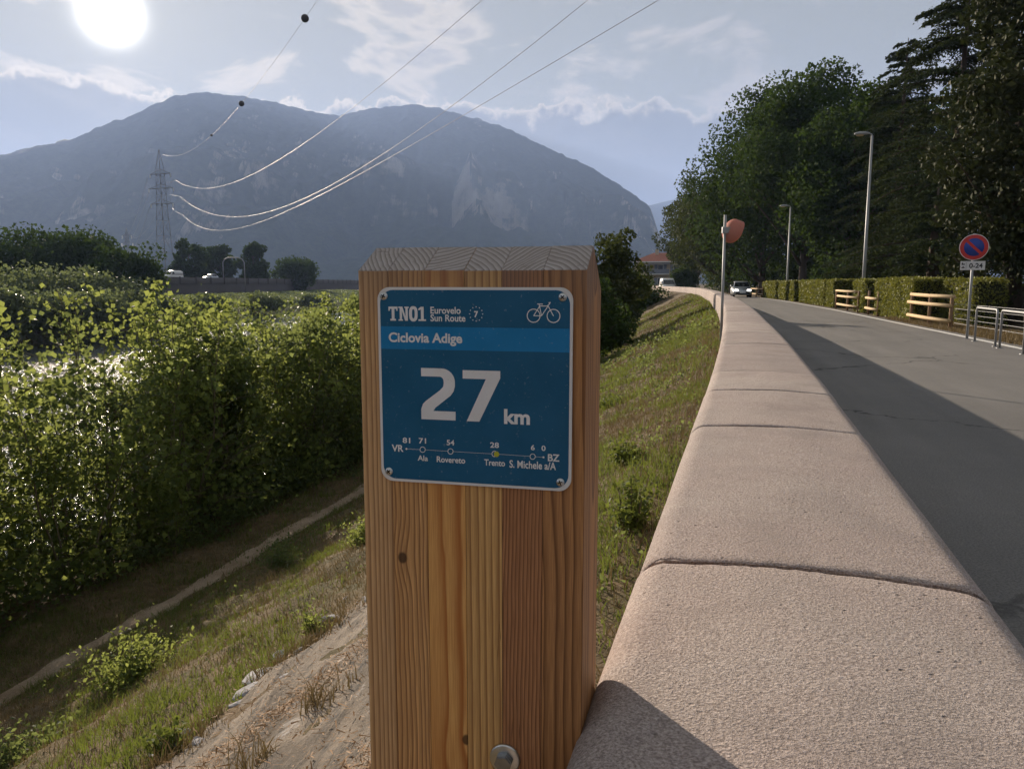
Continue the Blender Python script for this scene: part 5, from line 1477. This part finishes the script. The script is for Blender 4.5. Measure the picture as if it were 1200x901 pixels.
def verge_mask(t, s): return fbm(t * .9, s * 1.4, 22.0) + rng.normal(size=len(t)) * .06 > .42
def vg(n, tr, e0, e1, h, w_):
    t = rng.uniform(*tr, n); e = rng.uniform(e0, e1, n)
    V, F = blades('g', n, tr, (0, 1), h, w_, None, lambda t, s: s > -1)
    q = V.reshape(-1, 5, 3); base = (q[:, 0] + q[:, 1]) / 2
    nb = P(t, line_s(t) - e); nb[:, 2] = 0.0
    q = q - base[:, None] + nb[:, None]; return q.reshape(-1, 3), F
merge('verge_grass', [vg(26000, (7, 30), .35, 1.7, .09, .012)], M['dry'])
# straw and dead leaves washed onto the concrete apron
def litter():
    n = 150000
    t = rng.uniform(.4, 5.2, n); s = rng.uniform(.3, 2.05, n)
    band = np.exp(-((s - .62 - .10 * np.sin(t * 1.7)) / .13) ** 2) + .9 * np.exp(-((s - 1.52 + .22 * (t - 2)) / .10) ** 2) * (t < 3.1) + .06
    band *= .35 + 1.3 * fbm(t * 2.2, s * 4, 30.0)
    band *= s > np.interp(t, [0, 1.5, 2.2, 3.0, 4.4], [.35, .35, .62, .95, 1.5])
    k = rng.random(n) < band * .75; t, s = t[k], s[k]; n = len(t)
    c = P(t, s, .052 + .0); c[:, 2] += .018 * rng.random(n) - .022 * (s > 1.15 + (fbm(t * 2.2, t * 0, 6.0) - 0.47) * 0.5) + (fbm(t * 1.2, s * 9, 2.0) - 0.47) * 0.035 + (fbm(t * 6, s * 6, 7.0) - 0.47) * 0.02 - .015
    D = rng.normal(size=(n, 3)); D[:, 2] *= .25; D /= np.linalg.norm(D, axis=1, keepdims=True)
    L = .006 + .036 * rng.random(n) ** 2.2; W_ = .0008 + .0026 * rng.random(n) ** 2
    Sd = np.cross(D, np.array([0, 0, 1.]) + rng.normal(size=(n, 3)) * .3); Sd /= np.linalg.norm(Sd, axis=1, keepdims=True)
    a = c - D * L[:, None] / 2; b = c + D * L[:, None] / 2
    V = np.stack([a - Sd * W_[:, None], a + Sd * W_[:, None], b + Sd * W_[:, None] * .5, b - Sd * W_[:, None] * .5], 1).reshape(-1, 3)
    i = np.arange(n)[:, None] * 4
    F = np.concatenate([i + [[0, 1, 2]], i + [[0, 2, 3]]], 1).reshape(-1, 3)
    tag(link('straw_litter', np_mesh('straw_litter', V, F, M['straw'])), kind='stuff')
litter()
# broken grey stones along the lower edge of the apron
M['greystone'] = simple('grey_stone', (.30, .295, .31), .9, 0, .35, 22, bump=.02)
def stone_mesh(r_, seed):
    rr = np.random.default_rng(seed); bm = bmesh.new(); bmesh.ops.create_icosphere(bm, subdivisions=2, radius=1.0)
    ax = rr.uniform(.6, 1.2, 3); ax[2] *= .28; pl_ = rr.normal(size=(7, 3)); pl_ /= np.linalg.norm(pl_, axis=1, keepdims=True); dd = rr.uniform(.5, .85, 7)
    for v in bm.verts:
        c = np.array(v.co)
        for q, d_ in zip(pl_, dd):                       # knock flat facets off it
            e = c @ q - d_
            if e > 0: c = c - q * e
        v.co = c * ax * r_
    return bm_mesh('stone', bm, M['greystone'])
SL = ['largest broken grey stone at the lower edge of the concrete', 'flat grey stone beside the largest one on the slope', 'pale grey stone nearest the post at the concrete edge', 'small grey stone below the concrete edge', 'grey stone at the bottom of the slope near the weed tuft']
for i in range(26):
    t = rng.uniform(2.3, 4.1); s_ = 1.98 + rng.normal() * .12; r_ = rng.uniform(.02, .05)
    lab = 'small broken grey stone lying along the lower edge of the concrete'
    if i < 5: t, s_, r_, lab = ((2.95, 2.04, .105), (2.75, 1.97, .08), (3.55, 1.98, .07), (3.2, 2.1, .06), (2.4, 2.0, .06))[i] + (SL[i],)
    o = link('stone', stone_mesh(r_, 100 + i)); o.location = PV(t, s_, -r_ * .02); o.rotation_euler = (R(rng.uniform(-15, 15)), R(25 + rng.uniform(-15, 15)), rng.uniform(0, 6.3)); tag(o, lab, 'stone', 'broken stones on the slope')
# broad-leaved weeds on the slope
def weed(t, s, r_, h, n, mat, leaf, label, group='weed clumps on the slope'):
    b = P(np.array(t), np.array(s)); root = thing('weed_clump', label, 'weed', Vector(b.tolist()), 0, group)
    paths, C = [], []
    for k in range(max(5, n // 45)):
        a = rng.uniform(0, 6.3); rr = r_ * rng.uniform(.1, 1) ; p1 = np.array([rr * math.cos(a), rr * math.sin(a), h * rng.uniform(.45, 1) * (1.1 - .5 * rr / r_)])
        p0 = np.array([p1[0] * .45, p1[1] * .45, -.02]); f = np.linspace(0, 1, 5)[:, None]
        paths.append((p0 + (p1 - p0) * f, .0035 * np.linspace(1.2, .4, 5)))
        m_ = n // max(5, n // 45); u = rng.random((m_, 1)); C.append(p0 + (p1 - p0) * u + rng.normal(size=(m_, 3)) * .16 * r_)
    C = np.concatenate(C); C[:, 2] = np.abs(C[:, 2]) + .01
    link('stem', tube_mesh('stem', paths, M['twig'], 4), root)
    link('leaves', leaves_mesh('leaves', C, leaf * (.6 + .8 * rng.random(len(C))), M[mat], up=.9, aspect=.6), root)
def ground_weeds():
    n = 90000
    t = rng.uniform(.8, 26, n) ; s = rng.uniform(.05, 7.6, n)
    m_ = fbm(t * 1.5, s * 1.5, 71.0) * .6 + fbm(t * 5, s * 5, 74.0) * .4 + rng.normal(size=n) * .02
    k = (m_ > .56) & ~on_slab(t, s) & (np.abs(s - 6.62) > .3); t, s, m_ = t[k], s[k], m_[k]
    c = P(t, s); c[:, 2] += (.02 + (m_ - .55) * 1.5) * rng.random(len(t))
    tag(link('ground_weeds', leaves_mesh('ground_weeds', c, (.022 + .02 * rng.random(len(t))) * np.clip(t / 7, .8, 2.5), M['poplar_b'], up=1.0, aspect=.6)), kind='stuff')
ground_weeds()
weed(4.25, 4.0, .42, .30, 1800, 'poplar', 0.033, 'largest green weed clump on the slope below the dirt path')
weed(3.2, 3.9, .34, .24, 1200, 'poplar_b', 0.033, 'bluish green weed clump in the bottom left corner of the slope')
weed(2.35, 2.02, .10, .13, 320, 'grass', 0.028, 'bright yellow-green weed tuft at the lower edge of the concrete')
weed(3.45, 2.05, .13, .16, 440, 'poplar', 0.025, 'small green weed on the edge of the concrete, nearer the post')
weed(6.0, 3.1, .25, .24, 840, 'poplar', 0.030, 'green weed clump on the slope close to the post edge')
weed(7.0, 4.6, .35, .26, 1000, 'poplar_b', 0.033, 'green weed clump in the middle of the slope above the path')
weed(4.6, .55, .17, .13, 840, 'grass', 0.028, 'bright green weed right of the post against the wall')
weed(3.0, .30, .13, .20, 600, 'grass', 0.028, 'grassy weed tuft at the wall foot just right of the post')
weed(9.0, 1.3, .30, .16, 1000, 'grass', 0.033, 'green weed clump farther up the slope right of the post')

# ================================================================== HAZE
def haze():
    m, t = newmat('valley_haze')
    pv = t.n('ShaderNodeVolumePrincipled')
    pv.inputs['Color'].default_value = (0.43, 0.59, 1.0, 1); pv.inputs['Density'].default_value = 1.4e-4; pv.inputs['Anisotropy'].default_value = 0.2
    t.out(None, pv.outputs[0])
    me = box_mesh('haze', -7300, 7300, -3200, 13500, -7.5, 1130, m)
    tag(link('haze', me), kind='stuff')
haze()
